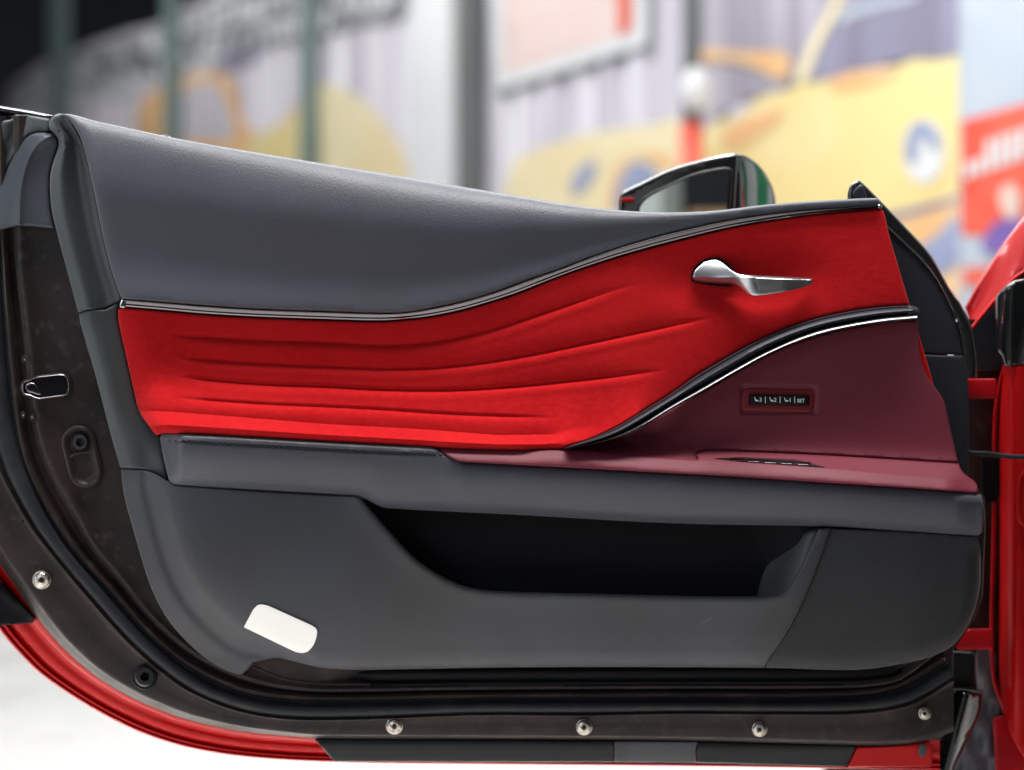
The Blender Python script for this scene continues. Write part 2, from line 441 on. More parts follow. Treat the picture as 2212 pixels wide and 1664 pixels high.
# the printed hoarding: pleated sheet with a stepped top
def wall_sheet():
    tops = np.array([(-60, 262), (12, 240), (18, 193), (86, 138), (138, 127), (193, 96), (275, 69), (344, 52), (378, 24), (440, 2), (480, -30), (2400, -420)], float)
    us = np.linspace(-60, 2420, 1100); X = []; F = []
    for i, u in enumerate(us):
        b = Wp(u, 832, 0)
        r = np.hypot(b[0], b[1])
        tdist = (b[0] - 1.667) / -.554
        off = .012 * math.sin(tdist * 2 * math.pi / .22)
        t = Wp(u, np.interp(u, tops[:, 0], tops[:, 1]), off); b2 = Wp(u, 832, off); b2[2] = 0
        k = Wp(u, 832, -.05); kt = t.copy(); kt[0] = k[0]; kt[1] = k[1]; kb = k.copy(); kb[2] = 0
        X += [b2, t, kt, kb]
    n = len(us)
    for i in range(n - 1):
        a = 4 * i; c = a + 4
        F += [[a, c, c + 1, a + 1], [a + 1, c + 1, c + 2, a + 2], [a + 2, c + 2, c + 3, a + 3]]
    return X, F
wl = thing('printed_wall', 'long pleated lilac-grey wall printed with yellow cars behind the open door', 'wall', tuple(Wp(1500, 832, 0) * [1, 1, 0]))
X, F = wall_sheet(); mesh_obj('wall_panel', X, F, M['wall'], wl)
def pr(name, pts, m, off=18, label=None, smooth=True, th=4, parent=None):
    c = cr(pts, 8, True) if smooth else resample(np.array(list(pts) + [pts[0]], float), 8)[:-1]
    return panel(name, c, lambda u, v: np.full(u.shape, float(off)), m, parent or wl, step=60, rr=0, rd=0, skirt=th, label=label, xf=wxf, bstep=9)
# large yellow car
big = pr('printed_car', [(1500, 330), (1535, 268), (1600, 250), (1640, 210), (1700, 196), (1730, 175), (1800, 172), (1920, 148), (2066, 118), (2068, 400), (2060, 470), (1930, 500), (1700, 520), (1500, 500)], M['yellow'], 18, 'large yellow car print')
pr('windscreen', [(1738, 172), (1762, 110), (1800, 50), (1835, 5), (1900, -30), (2066, -60), (2068, 108), (1960, 128), (1860, 150), (1790, 168)], M['lilac'], 22, parent=big)
pr('window_post', [(1718, 172), (1752, 90), (1796, 10), (1808, -20), (1822, -10), (1800, 40), (1765, 110), (1738, 176)], M['yellow2'], 26, parent=big)
pr('roof_highlight', [(1805, 38), (1850, 12), (1980, -12), (1984, -2), (1900, 18), (1840, 38), (1815, 52)], M['paleblue'], 26, parent=big)
bd = pr('badge', [(1995 + 46 * math.cos(a), 327 + 70 * math.sin(a)) for a in np.linspace(0, 2 * math.pi, 18, endpoint=False)], M['white'], 24, 'round white and blue badge on the car', parent=big)
pr('badge_crest', [(1962, 285), (1990, 262), (2022, 285), (2026, 318), (2010, 322), (2004, 295), (1985, 300), (1978, 350), (1958, 345), (1955, 310)], M['bluegrey'], 29, parent=bd)
pr('body_line', [(1790, 172), (1920, 142), (1935, 150), (1920, 166), (1800, 194)], M['orange'], 25, parent=big)
pr('bumper', [(1640, 478), (1890, 466), (2066, 424), (2068, 434), (1900, 480), (1640, 492)], M['lilac'], 24, parent=big)
pr('lower_grille', [(1900, 560), (1960, 548), (2030, 500), (2068, 470), (2068, 560), (2040, 590), (1960, 610)], M['bluegrey'], 26, parent=big)
pr('lower_body', [(1600, 500), (1900, 488), (2068, 440), (2068, 640), (1900, 660), (1600, 640)], M['orange'], 20, parent=big)
pr('headlight', [(1556, 300), (1600, 262), (1680, 236), (1690, 252), (1640, 292), (1580, 318)], M['orange'], 25, parent=big)
pr('mirror_wing', [(1500, 128), (1508, 108), (1560, 106), (1600, 112), (1660, 112), (1704, 118), (1706, 150), (1690, 172), (1640, 150), (1580, 132), (1530, 134)], M['orange'], 25, parent=big)
pr('dark_print', [(1512, -120), (1830, -220), (1796, 0), (1738, 168), (1712, 180), (1640, 205), (1560, 240), (1516, 290)], M['lilac2'], 15)
# small yellow car to its left
sm = pr('printed_car', [(1080, 460), (1092, 405), (1110, 350), (1165, 322), (1215, 304), (1300, 285), (1410, 270), (1468, 262), (1474, 470), (1250, 480)], M['yellow2'], 17, 'smaller cream-yellow car print')
pr('headlight', [(1232, 405), (1243, 372), (1268, 350), (1288, 352), (1284, 380), (1262, 410), (1240, 425)], M['bluegrey'], 23, parent=sm)
pr('wheel_arch', [(1335, 460), (1332, 410), (1345, 372), (1375, 350), (1405, 356), (1425, 390), (1430, 460)], M['bluegrey'], 23, parent=sm)
pr('wheel_trim', [(1318, 460), (1316, 400), (1332, 360), (1372, 334), (1420, 330), (1455, 350), (1440, 372), (1405, 344), (1372, 342), (1344, 368), (1332, 410), (1332, 460)], M['orange'], 21, parent=sm)
# car at the far left
fa = pr('printed_car', [(664, 350), (664, 190), (700, 184), (740, 192), (780, 215), (820, 252), (858, 305), (880, 360), (882, 420), (664, 400)], M['yellow2'], 17, 'cream-yellow car nose print by the white column')
fb = pr('printed_car', [(300, 330), (296, 245), (318, 208), (360, 182), (420, 160), (462, 152), (496, 168), (512, 205), (528, 262), (560, 290), (610, 262), (664, 218), (664, 400), (300, 400)], M['orange'], 16, 'orange and yellow car print at far left')
pr('side_window', [(352, 250), (372, 215), (440, 180), (470, 182), (488, 215), (502, 262), (500, 300), (430, 300), (356, 300)], M['wall'], 21, parent=fb)
pr('bonnet', [(540, 300), (575, 285), (620, 262), (662, 226), (663, 390), (540, 390)], M['yellow'], 21, parent=fb)
# dark printed blot above it and pleats
pr('dark_blot_print', [(462, 130), (500, 112), (560, 108), (562, 122), (520, 140), (480, 160), (464, 160)], M['lilac'], 16)
random.seed(5)
# blurred lettering along the sloping top of the wall: pale strokes
def strokes(name, boxes, m, off, label=None, parent=None):
    X = []; F = []
    for (u, v, w, h_, sl) in boxes:
        b = len(X)
        for o_ in (off, off - 5):
            for (a, c) in ((0, 0), (1, 0), (1, 1), (0, 1)):
                X.append(Wp(u + a * w + (sl * (1 - c)), v + c * h_ - a * w * .32, o_ / 1000.))
        F += [[b, b + 3, b + 2, b + 1], [b, b + 1, b + 5, b + 4], [b + 1, b + 2, b + 6, b + 5], [b + 2, b + 3, b + 7, b + 6], [b + 3, b, b + 4, b + 7]]
    o = mesh_obj(name, X, F, m, parent or wl, smooth=False, label=label); return o
pr('lettering_ground', [(20, 212), (86, 158), (193, 112), (344, 66), (440, 22), (560, -30), (880, -150), (884, 20), (760, 60), (640, 90), (470, 118), (340, 160), (200, 200), (90, 232), (30, 246)], M['ground'], 12, 'dark strip behind the lettering')
bx = []
for r in range(2):
    u = 34.0
    while u < 860:
        top = float(np.interp(u, [12, 86, 193, 344, 440, 900], [212, 160, 115, 68, 22, -112]))
        w = random.uniform(9, 20)
        if random.random() < .80:
            bx.append((u, top + 6 + r * 60 + random.uniform(-7, 7), w * random.uniform(.45, 1), random.uniform(22, 52), random.uniform(-8, 8)))
            if random.random() < .6: bx.append((u - 3, top + 12 + r * 60 + random.uniform(0, 34), w * 1.5, 8, 0))
        u += w * 1.25
strokes('lettering', bx, M['bwhite'], 17, 'pale lettering strokes along the top')

def post(name, u0, u1, vt, vb, m, off, dep, label, cat, group=None):
    a = Wp(u0, 832, off); b = Wp(u1, 832, off)
    t = np.array([-.554, .832]); nn = np.array([-.832, -.554])
    zt = Wp((u0 + u1) / 2, vt, off)[2]; zb = 0 if vb is None else Wp((u0 + u1) / 2, vb, off)[2]
    a2 = a[:2] - nn * dep; b2 = b[:2] - nn * dep
    X = [(*a[:2], zb), (*b[:2], zb), (*b2, zb), (*a2, zb), (*a[:2], zt), (*b[:2], zt), (*b2, zt), (*a2, zt)]
    F = [(0, 3, 2, 1), (4, 5, 6, 7), (0, 1, 5, 4), (1, 2, 6, 5), (2, 3, 7, 6), (3, 0, 4, 7)]
    o = mesh_obj(name, X, F, m, None, smooth=False)
    return tag(o, label, cat, group)
post('wall_post', 106, 138, -30, None, M['green'], .09, .05, 'green-grey post on printed wall, leftmost, against the dark corner', 'post', 'green posts along the printed wall')
post('wall_post', 352, 374, -30, None, M['green'], .09, .05, 'green-grey post on printed wall beside the orange window arch', 'post', 'green posts along the printed wall')
post('wall_post', 646, 668, -30, None, M['green'], .09, .05, 'green-grey post on printed wall where the cream car nose begins', 'post', 'green posts along the printed wall')
post('white_column', 886, 972, -60, None, M['bwhite'], .16, .14, 'broad bright white column standing against the printed wall', 'column')
post('dark_post', 974, 1010, -60, None, M['dkpost'], .12, .10, 'dark grey post right beside the broad white column', 'post')
pole = thing('lamp_pole', 'dark pole with a white globe and red lower sleeve in front of yellow cars', 'pole', tuple(Wp(1494, 832, .25) * [1, 1, 0]))
pb = Wp(1494, 832, .25)
def pz(v): return Wp(1494, v, .25)[2]
tube3('pole_shaft', [(pb[0], pb[1], z) for z in np.linspace(pz(268), pz(-80), 6)], .036, M['dkpost'], pole)
tube3('pole_sleeve', [(pb[0], pb[1], z) for z in np.linspace(0, pz(268), 6)], .046, M['bannerred'], pole)
gl = Wp(1503, 193, .32)
Xg = []; Fg = []
for i in range(13):
    for k in range(20):
        th = math.pi * i / 12; ph = 2 * math.pi * k / 20
        Xg.append((gl[0] + .055 * math.sin(th) * math.cos(ph), gl[1] + .055 * math.sin(th) * math.sin(ph), gl[2] + .085 * math.cos(th)))
for i in range(12):
    for k in range(20): Fg.append([i * 20 + k, i * 20 + (k + 1) % 20, (i + 1) * 20 + (k + 1) % 20, (i + 1) * 20 + k])
mesh_obj('globe', Xg, Fg, M['white'], pole)
# framed poster high on the wall
fp = thing('framed_poster', 'pale pink poster in a broad white frame hanging on the pleated wall', 'poster', tuple(Wp(1225, 190, .05)))
pr('frame', [(1052, -80), (1398, -190), (1398, 96), (1068, 198)], M['bwhite'], 30, smooth=False, th=10, parent=fp)
pr('poster_sheet', [(1086, -70), (1350, -160), (1350, 76), (1088, 160)], M['pink'], 34, smooth=False, parent=fp)
pr('stripe', [(1332, -150), (1366, -160), (1364, 68), (1334, 78)], M['bannerred'], 38, smooth=False, parent=fp, label='red stripe down the right side')
# notice board at right
nb = thing('notice_board', 'tall white and red notice board with portrait at the right edge', 'board', tuple(Wp(2150, 832, .1) * [1, 1, 0]))
pr('board', [(2070, -80), (2420, -200), (2420, 1150), (2072, 1050)], M['paleblue'], 90, smooth=False, th=60, parent=nb)
pr('red_field', [(2076, 262), (2420, 170), (2420, 520), (2076, 508)], M['bannerred'], 95, smooth=False, parent=nb)
strokes('lettering', [(2128 + i * 24, 304 - i * 8, 17, 34, 2) for i in range(10)] + [(2084 + i * 23, 352 - i * 8, 17, 34, 2) for i in range(12)], M['white'], 100, 'white lettering on the red field', parent=nb)
pt = pr('portrait', [(2176, 470), (2158, 440), (2160, 412), (2182, 396), (2200, 412), (2204, 445), (2192, 475)], M['skin'], 102, parent=nb, label='small portrait of a person in purple')
pr('clothing', [(2122, 540), (2134, 500), (2160, 476), (2200, 474), (2232, 486), (2250, 540)], M['purple'], 106, parent=pt)
pr('red_band', [(2080, 580), (2420, 560), (2420, 600), (2080, 618)], M['bannerred'], 100, smooth=False, parent=nb)

# rear wall, then boards and an ochre block added behind the camera for reflections
rw = box3('rear_wall', (-9, -7.2, 0), (9, -7.0, 4.2), M['hallgrey'], kind='structure')
ws = thing('added_mirror_board', 'pale upright board added behind the viewpoint for the side mirror reflection', 'board', (.45, -3.0, 0))
box3('pale_board', (.34, -3.04, 0), (.50, -3.0, 2.5), M['bwhite'], ws)
box3('grey_board', (.503, -3.04, 0), (.565, -3.0, 2.5), M['greyboard'], ws)
ob = thing('added_ochre_block', 'ochre crate on a dark stand added behind the viewpoint for the mirror reflection', 'block', (.68, -3.1, 0))
box3('stand', (.60, -3.3, 0), (.86, -3.1, 1.0), M['black'], ob)
box3('block', (.605, -3.28, 1.0), (.85, -3.12, 1.345), M['orange'], ob)

sw = box3('side_wall', (3.3, -.7, 0), (3.5, 3.0, 4.4), M['bwhite'], kind='structure')
gs = thing('added_green_boards', 'green painted boards added on the white side wall for the mirror shell reflection', 'board', (3.28, -1, 0))  # boards out of view, added for the stripe reflected in the mirror shell
for k_ in range(2): box3('board', (3.24, .45 + k_ * 1.5, .2), (3.299, .95 + k_ * 1.6, 3.4), M['gpanel'], gs)

# ------------------------------------------------------------------ the car door
car = thing('red_coupe', 'red car with its door open, showing charcoal, red suede and burgundy trim', 'car', (0.66, 0.12, 0.0))

T = cr([(114, 262), (120, 252), (134, 246), (152, 247), (200, 260), (300, 282), (400, 303), (560, 331), (700, 354), (880, 383), (1000, 404), (1110, 422), (1230, 442), (1330, 454), (1420, 459), (1500, 458), (1570, 453), (1640, 444), (1720, 437), (1800, 432), (1860, 429), (1893, 428)])
TRT = cr([(262, 645), (350, 652), (450, 660), (560, 667), (698, 672), (835, 676), (880, 674), (938, 664), (1000, 650), (1069, 630), (1127, 608), (1205, 582), (1280, 553), (1360, 527), (1460, 500), (1583, 474), (1721, 456), (1830, 448), (1900, 443)])
TRB = cr([(258, 665), (350, 673), (450, 682), (560, 688), (698, 693), (818, 696), (880, 692), (938, 685), (1000, 672), (1069, 652), (1124, 634), (1205, 601), (1280, 575), (1360, 550), (1460, 523), (1583, 493), (1721, 470), (1830, 459), (1903, 453)])
fT, fTRT, fTRB = fn(T), fn(TRT), fn(TRB)

R0 = cr([(-170, 700), (-140, 1050), (-60, 1270), (0, 1362), (34, 1403), (86, 1454.5), (155, 1503), (224, 1544), (310, 1585), (413, 1616.5), (550, 1637), (761, 1647.5), (1042, 1651), (1459, 1655), (1864, 1661), (2030, 1664)], 10)
# closing shell behind everything
shell_o = join(T[::3] + np.array([0, 12]), [(1890, 470), (1930, 560), (1975, 640), (2040, 700), (2060, 900), (2060, 1300), (2040, 1560), (2020, 1655)], R0[::-4], [(-150, 300), (110, 285)])
door = panel('door', shell_o, lambda u, v: -118 + 0 * u, M['red'], car, step=60, rr=0, skirt=14, label='open car door with leather and suede inner trim')

# --- upper leather pad
SE = cr([(137, 247), (147, 256), (155, 266), (172, 294), (186, 338), (203, 414), (220, 500), (241, 586), (260, 641)])
pad_out = join(cr([(137, 247), (152, 247), (200, 260)]), T[T[:, 0] > 200], [(1897, 430), (1901, 436), (1901, 442)], TRT[::-1], SE[::-1])
fSE = fv(SE)
def h_pad(u, v):
    t0, t1 = fT(u), fTRT(u); w = np.maximum(t1 - t0, 8); d = v - t0; t = np.clip(d / w, 0, 1)
    A = np.clip(w / 390, 0.03, 1)**.8
    up = -46 * A * (.5 + .5 * ss(250, 1000, u)) * (1 - np.sqrt(np.clip(1 - (1 - np.clip(d / (w * .42), 0, 1))**2, 0, 1)))
    lowr = -14 * A * ss(.28, .90, t) + 6 * A * ss(.70, 1.02, t)
    le = np.clip((u - fSE(v)) / 26, 0, 1)
    return 30 * A + 6 + up + lowr - 4 * (1 - le)**2
pad = panel('upper_pad', pad_out, h_pad, M['leather'], door, step=10, rr=5, rd=3.5, skirt=30)
# small peened clip on the top roll
clip = lathe('lock_button', 357, 296.5, 2, [(13, -4), (13, 0), (10.5, 2.5), (6.5, 2.0), (5.5, -2), (.1, -2)], M['chrome'], door, seg=24, sq=.38, rot=math.pi / 2 + .1)
clip.scale = (1, 1, 1)

# --- end cap of the pad, with rolled front edge
OC = cr([(107, 280), (118, 288), (126, 302), (126, 318), (117, 345), (110, 372), (108, 400), (112, 455), (127, 517), (148, 596), (169, 675)])
fOC = fv(OC)
cap_out = join([(107, 279), (106, 270)], cr([(106, 270), (109, 258), (118, 249), (130, 245), (137, 247)]), SE[1:], [(258, 650)], [(249, 653), (240, 660), (227, 667), (207, 668), (186, 669), (178, 673), (169, 676)], OC[::-1])
def h_cap(u, v):
    a, b = fOC(v), np.interp(v, [245, 300, 338, 414, 500, 586, 641], [140, 172, 186, 203, 220, 241, 260])
    t = np.clip((u - a) / (b - a), 0, 1)
    return -6 + 6 * np.exp(-((t - .26) / .14)**2) - 8 * np.exp(-((t - .72) / .2)**2) + 8 * ss(.84, 1, t) + 10 * (1 - ss(240, 300, v)) * ss(.3, .8, t)
panel('pad_end_cap', cap_out, h_cap, M['side'], door, step=6, rr=6, rd=5, skirt=22)

# --- metal trim strip under the pad
loft('trim_strip', [TRT, TRB], [(0.0, 4), (0.02, 9), (.14, 14), (.24, 14.5), (.27, 12), (.62, 10.5), (.66, 13), (.80, 12), (.92, 8), (1.0, 2)], M['dchrome'], door, n=260, cap=True, ang=28)
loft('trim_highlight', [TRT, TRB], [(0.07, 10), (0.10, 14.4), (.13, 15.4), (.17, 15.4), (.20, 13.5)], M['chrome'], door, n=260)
panel('trim_end', [(262, 644), (270, 645), (272, 650), (271, 666), (258, 665), (259, 656)], lambda u, v: 15 + 0 * u, M['chrome'], door, step=6, rr=2.5, rd=2)
panel('trim_end', [(1896, 442), (1903, 442), (1906, 447), (1904, 452), (1897, 453)], lambda u, v: 12 + 0 * u, M['chrome'], door, step=6, rr=2.5, rd=2)

# --- grab bar curves
GT = cr([(1218, 968), (1248, 957.6), (1282, 945.5), (1334, 921.5), (1386, 890), (1451, 850), (1503, 813), (1554, 782), (1623, 743), (1692, 712), (1761, 689), (1829, 674), (1898, 664), (1964, 659.5)])
GB = cr([(1222, 969), (1282, 957), (1334, 941), (1386, 915), (1451, 875), (1520, 836), (1589, 796), (1657, 759), (1726, 729), (1795, 708), (1898, 689), (1981, 681)])
CB = cr([(1222, 970.5), (1282, 960), (1334, 946), (1386, 922), (1451, 884), (1520, 846), (1589, 805), (1657, 768), (1726, 739), (1795, 718), (1864, 704), (1933, 695), (1982, 692)])
SB = cr([(345, 938), (358, 936), (436, 939), (516, 943.6), (698, 954), (850, 962), (945, 968), (1042, 971.5), (1145, 973), (1193, 971.5), (1218, 968)])
fSB, fGT = fn(SB), fn(GT)

# --- red suede panel
gro = [cr([(340, 717), (410, 727), (548, 736), (697, 741), (801, 746.5), (870, 746.5), (938, 740), (1007, 728), (1076, 710), (1145, 687), (1214, 663.5), (1308, 632), (1390, 610)], 14),
       cr([(365, 769), (482, 781), (617, 789), (761, 795), (835, 797.6), (938, 795), (1042, 784), (1145, 767), (1248, 746), (1351, 724), (1459, 701), (1560, 684)], 14),
       cr([(365, 811), (447, 821.5), (582, 832), (698, 836), (835, 843), (973, 844), (1110, 836), (1248, 822), (1386, 806), (1450, 800)], 14),
       cr([(352, 857), (447, 866), (582, 875), (698, 880), (835, 887), (973, 896), (1110, 901), (1230, 904)], 14)]
gfade = [(350, 470, 1180, 1390), (370, 470, 1400, 1560), (370, 470, 1300, 1450), (355, 470, 1080, 1230)]
RID = fn([(300, 888), (330, 888), (376, 890), (516, 901), (698, 916), (904, 927), (1076, 940), (1196, 939), (1260, 925)])
su_left = cr([(255, 668), (257, 697), (272, 766), (289, 842), (299, 883), (308, 902), (320, 918), (330, 932), (338, 941)])
su_out = join(TRB[2:], [(1907, 455), (1911, 465), (1922, 514), (1940, 574), (1954, 622), (1965, 660)], GT[::-1], SB[::-1], su_left[::-1])
def h_suede(u, v):
    u = np.asarray(u, float); v = np.asarray(v, float)
    r = RID(u); lip = fSB(np.clip(u, 345, 1218))
    k = (1 - ss(1110, 1330, u)) * ss(262, 350, u)
    base = 11 + 20 * ss(0, 1, np.clip((v - 770) / np.maximum(r - 770, 30), 0, 1)**1.7) * k
    tt_ = np.clip((v - r) / np.maximum(lip - r, 10), -.1, 1); sh = (np.clip(tt_ / .62, 0, 1)**.9 * 27 - 8 * np.clip((tt_ - .62) / .38, 0, 1)**2) * k
    h = base + sh
    # sweep out towards the armrest tip at right
    d, _ = dist(u, v, GT[:30]); h = h + 22 * np.exp(-(d / 55)) * ss(1150, 1230, u) * (1 - ss(1330, 1600, u))
    for g, (a, b, c, e) in zip(gro, gfade):
        d, s = dist(u, v, g); f = ss(a, b, u) * (1 - ss(c, e, u)) * (.6 if g is gro[3] else .9)
        h = h - f * (4.6 * np.exp(-(d / 4.2)**2) + 2.4 * np.exp(-(d / 20.0)**2))
        h = h + f * 1.6 * np.exp(-((d - 14) / 9.0)**2) * (s > 0)
    # edge roll at left
    le = fv(su_left)(v); h = h - 12 * (1 - np.clip((u - le) / 60, 0, 1))**2
    # finger scoop round the handle
    q = ((u - 1600) / 150)**2 + ((v - 600) / 62)**2
    h = h - 13 * np.exp(-q**1.2)
    return h
suede = panel('suede_panel', su_out, h_suede, M['suede'], door, step=5, rr=5, rd=3.5, skirt=16, bstep=4, feat=[(np.array([(x, RID(x)) for x in range(300, 1190, 6)]), (0, 3, 6)), (np.array([(x, RID(x) + .62 * (fSB(x) - RID(x))) for x in range(345, 1180, 6)]), (0, 3, 6)), (np.array([(x, RID(x) + .9 * (fSB(x) - RID(x))) for x in range(345, 1180, 6)]), (0, 2))] + [(g_, (0, 2, 4, 6.5, 9.5)) for g_ in gro])
panel('suede_return', join([(1983, 715)], cr([(1986, 728), (1996, 760), (2007, 797), (2018, 838)]), [(2002, 830), (1988, 800)]), lambda u, v: 0 * u + 2, M['suede'], door, rr=3, rd=2)

# --- grab bar, chrome under it
def bar_lift(u, v): return 30 * (1 - ss(1218, 1700, u)) + 22
loft('grab_bar', [GT, GB], [(0, -22), (0.02, -4), (.08, 1.0), (.16, 1.2), (.185, -1.2), (.20, -.5), (.24, 4), (.36, 8.5), (.52, 10), (.68, 8.5), (.84, 3.5), (.95, -3), (1.0, -12)], M['navy'], door, n=220, hfun=bar_lift, cap=True, ang=40)
loft('bar_chrome', [GB, CB], [(-.26, -6), (-.2, 4), (-.1, 8.6), (0, 10), (.15, 11.1), (.3, 12.0), (.45, 12.7), (.6, 13.2), (.74, 12.6), (.88, 8), (1.0, -4)], M['linechrome'], door, n=220, hfun=bar_lift, cap=True)
panel('bar_end_cap', cr([(1960, 660), (1972, 661), (1983, 666), (1987, 674), (1986, 682), (1975, 683), (1962, 684), (1958, 672)], 3, True), lambda u, v: 31 + 0 * u, M['navy'], door, step=6, rr=9, rd=8, skirt=20)

# --- burgundy panel
LIP = cr([(945, 968), (1042, 971.5), (1145, 973.5), (1193, 972.5), (1279, 975), (1317, 982), (1459, 994), (1547, 997), (1650, 1003), (1781, 1012), (1933, 1026), (2104, 1040)])
CRE = cr([(1505, 980), (1515, 975.5), (1532, 973.4), (1589, 975), (1795, 984), (2070, 1001)])
fLIP, fCRE = fn(LIP), fn(CRE)
BR = cr([(1983.6, 695), (1984, 726), (1989.5, 777), (2001.5, 811), (2019, 836), (2039, 867), (2050, 915), (2060, 956), (2070, 999), (2080.6, 1021), (2104.7, 1039)])
AT = cr([(959, 980), (973, 988.5), (986, 995), (1000, 998), (1024.5, 999.5), (1240, 1011), (1459, 1023), (1623, 1032), (1795, 1043.7), (1967, 1054.5), (2113, 1066)])
bu_out = join([(946, 968.5)], SB[SB[:, 0] > 950][:-1], [(1218, 970)], CB[1:], BR[1:], [(2111, 1048), (2113, 1064)], AT[::-1])
def h_burg(u, v):
    u = np.asarray(u, float); v = np.asarray(v, float)
    L_ = fLIP(u); c = np.where(u < 1505, L_ - 2, fCRE(u))
    top = 50 - 12 * ss(2040, 2113, u)
    front = top + 13 * ss(0, 1, np.clip((v - L_) / 34, 0, 1) * .5 + .5) * 2 - 13
    m = ss(1470, 1560, u)
    w0 = 12 + (top - 12) * np.exp(-np.clip(L_ - v, 0, 999) / 24.) * (1 - m) + 8 * np.exp(-np.clip(c - v, 0, 999) / 22.) * m
    t = np.clip((v - c) / np.maximum(L_ - c, 1), 0, 1)
    shelf = w0 + (top - w0) * t
    h = np.where(v > L_, front, np.where(v > c, shelf, w0))
    d, _ = dist(u, v, CRE); h = h - 3.5 * np.exp(-(d / 2.6)**2)
    # recess for the memory switches
    q = np.maximum(np.abs(u - 1682) / 82, np.abs(v - 864) / 30); h = h - 3.2 * (1 - ss(.94, 1.04, q))
    return h
panel('burgundy_panel', bu_out, h_burg, M['burgundy'], door, step=5, rr=4, rd=3, skirt=18, feat=[(LIP, (0, 1.5, 3.5, 6)), (CRE, (0, 1.2, 2.6, 4.5))])

# memory seat switches
def rrect(pts, r=8, n=6):
    out = []; N_ = len(pts); p = np.array(pts, float)
    for i in range(N_):
        a, b, c = p[i - 1], p[i], p[(i + 1) % N_]
        e1 = (a - b) / np.linalg.norm(a - b); e2 = (c - b) / np.linalg.norm(c - b)
        for t in np.linspace(0, 1, n):
            out.append((b + e1 * r) * (1 - t)**2 + 2 * t * (1 - t) * b + (b + e2 * r) * t**2)
    return np.array(out)
bez = panel('switch_bezel', rrect([(1607, 838), (1762, 842), (1757, 892), (1600, 887)], 13), lambda u, v: 10.2 + 0 * u, M['burg_plastic'], door, step=7, rr=3, rd=2.0, skirt=6, bstep=2.5, label='dark red bezel round the seat memory buttons')
panel('button_well', rrect([(1618.5, 852), (1749, 854.5), (1747, 877), (1616.5, 875)], 3), lambda u, v: 11.2 + 0 * u, M['black'], door, step=6, rr=0, skirt=3, bstep=2.5)
ub = [1620.0, 1652.6, 1684.6, 1716.2, 1746.6]
btns = []
for i in range(4):
    a, b = ub[i] + .5, ub[i + 1] - .5
    va, vb_ = 852.8 + (a - 1620) * .013, 875.2 + (a - 1620) * .016
    btns.append(panel('memory_button', rrect([(a, va), (b, va + .4), (b - .4, vb_), (a - .4, vb_ - .3)], 2), lambda u, v: 15.5 + 0 * u - .05 * (v - 864), M['key'], door, step=6, rr=2, rd=1.4, skirt=4, bstep=1.5))
for i, uu in enumerate((1653.3, 1685.2, 1716.6)):
    panel('divider', rrect([(uu - .9, 856.8), (uu + .9, 856.8), (uu + .9, 871.5), (uu - .9, 871.5)], .6), lambda u, v: 17.0 + 0 * u, M['white'], door, step=6, rr=.6, rd=.6, skirt=2, bstep=1.0, label='thin pale divider line')
def text_on(s, u, v, size, h, parent):
    cu = bpy.data.curves.new('legend', 'FONT'); cu.body = s; cu.size = 1; cu.extrude = .01; cu.align_x = 'LEFT'; cu.offset = .018
    t = bpy.data.objects.new('legend', cu); C.objects.link(t); bpy.context.view_layer.update()
    me = bpy.data.meshes.new_from_object(t.evaluated_get(bpy.context.evaluated_depsgraph_get()))
    vs = np.array([x.co[:] for x in me.vertices]); fs = [list(f.vertices) for f in me.polygons]
    bpy.data.objects.remove(t); bpy.data.curves.remove(cu)
    X = P(u + vs[:, 0] * size, v - vs[:, 1] * size, h + vs[:, 2] * 20)
    return mesh_obj('legend', X, fs, M['white'], parent, smooth=False, label='white legend reading ' + s)
seat = np.array([(0, -9.3), (1.7, -9.6), (3.2, -4.8), (4.4, -3.6), (9.3, -3.8), (8.6, -.2), (3.2, -.2), (1.6, -3.4)])
for i, (s, us, ud) in enumerate((('3', 1629.3, 1640.2), ('2', 1662.0, 1671.9), ('1', 1693.6, 1703.9))):
    q = seat + np.array([us, 867.6 + i * .4])
    panel('seat_symbol', q, lambda u, v: 16.4 + 0 * u, M['white'], door, step=20, rr=0, skirt=.6, bstep=1.0)
    text_on(s, ud - .3, 867.8 + i * .4, 12.0, 16.6, door)
text_on('SET', 1721.8, 869.4, 10.6, 16.6, door)

# window switch pod on the shelf
wu = np.linspace(1542, 1783, 40)
wt = fCRE(wu) + (fLIP(wu) - fCRE(wu)) * np.interp(wu, [1542, 1600, 1720, 1783], [.72, .50, .46, .90])
wb = fCRE(wu) + (fLIP(wu) - fCRE(wu)) * np.interp(wu, [1542, 1600, 1700, 1783], [.74, .90, .93, .93])
wsw = np.vstack([np.stack([wu, wt], -1), np.stack([wu, wb], -1)[::-1][1:-1]])
def h_shelf(u, v):
    t = (v - fCRE(u)) / np.maximum(fLIP(u) - fCRE(u), 1)
    return 20 + 30 * t + 1.3
wp_ = panel('window_switch_pod', wsw, h_shelf, M['gloss'], door, step=5, rr=0, skirt=2, bstep=2)
for i in range(5):
    a = 1580 + i * 36
    c0, L0_ = float(fCRE(a)), float(fLIP(a)); v0 = c0 + (L0_ - c0) * .58; v1 = c0 + (L0_ - c0) * .84
    panel('window_switch', [(a, v0), (a + 27, v0 + 1.4), (a + 25, v1 + 1.2), (a - 2, v1)], lambda u, v: h_shelf(u, v) + 1.6, M['dchrome'], door, step=5, rr=1.0, rd=1.0, skirt=2, bstep=1.5)

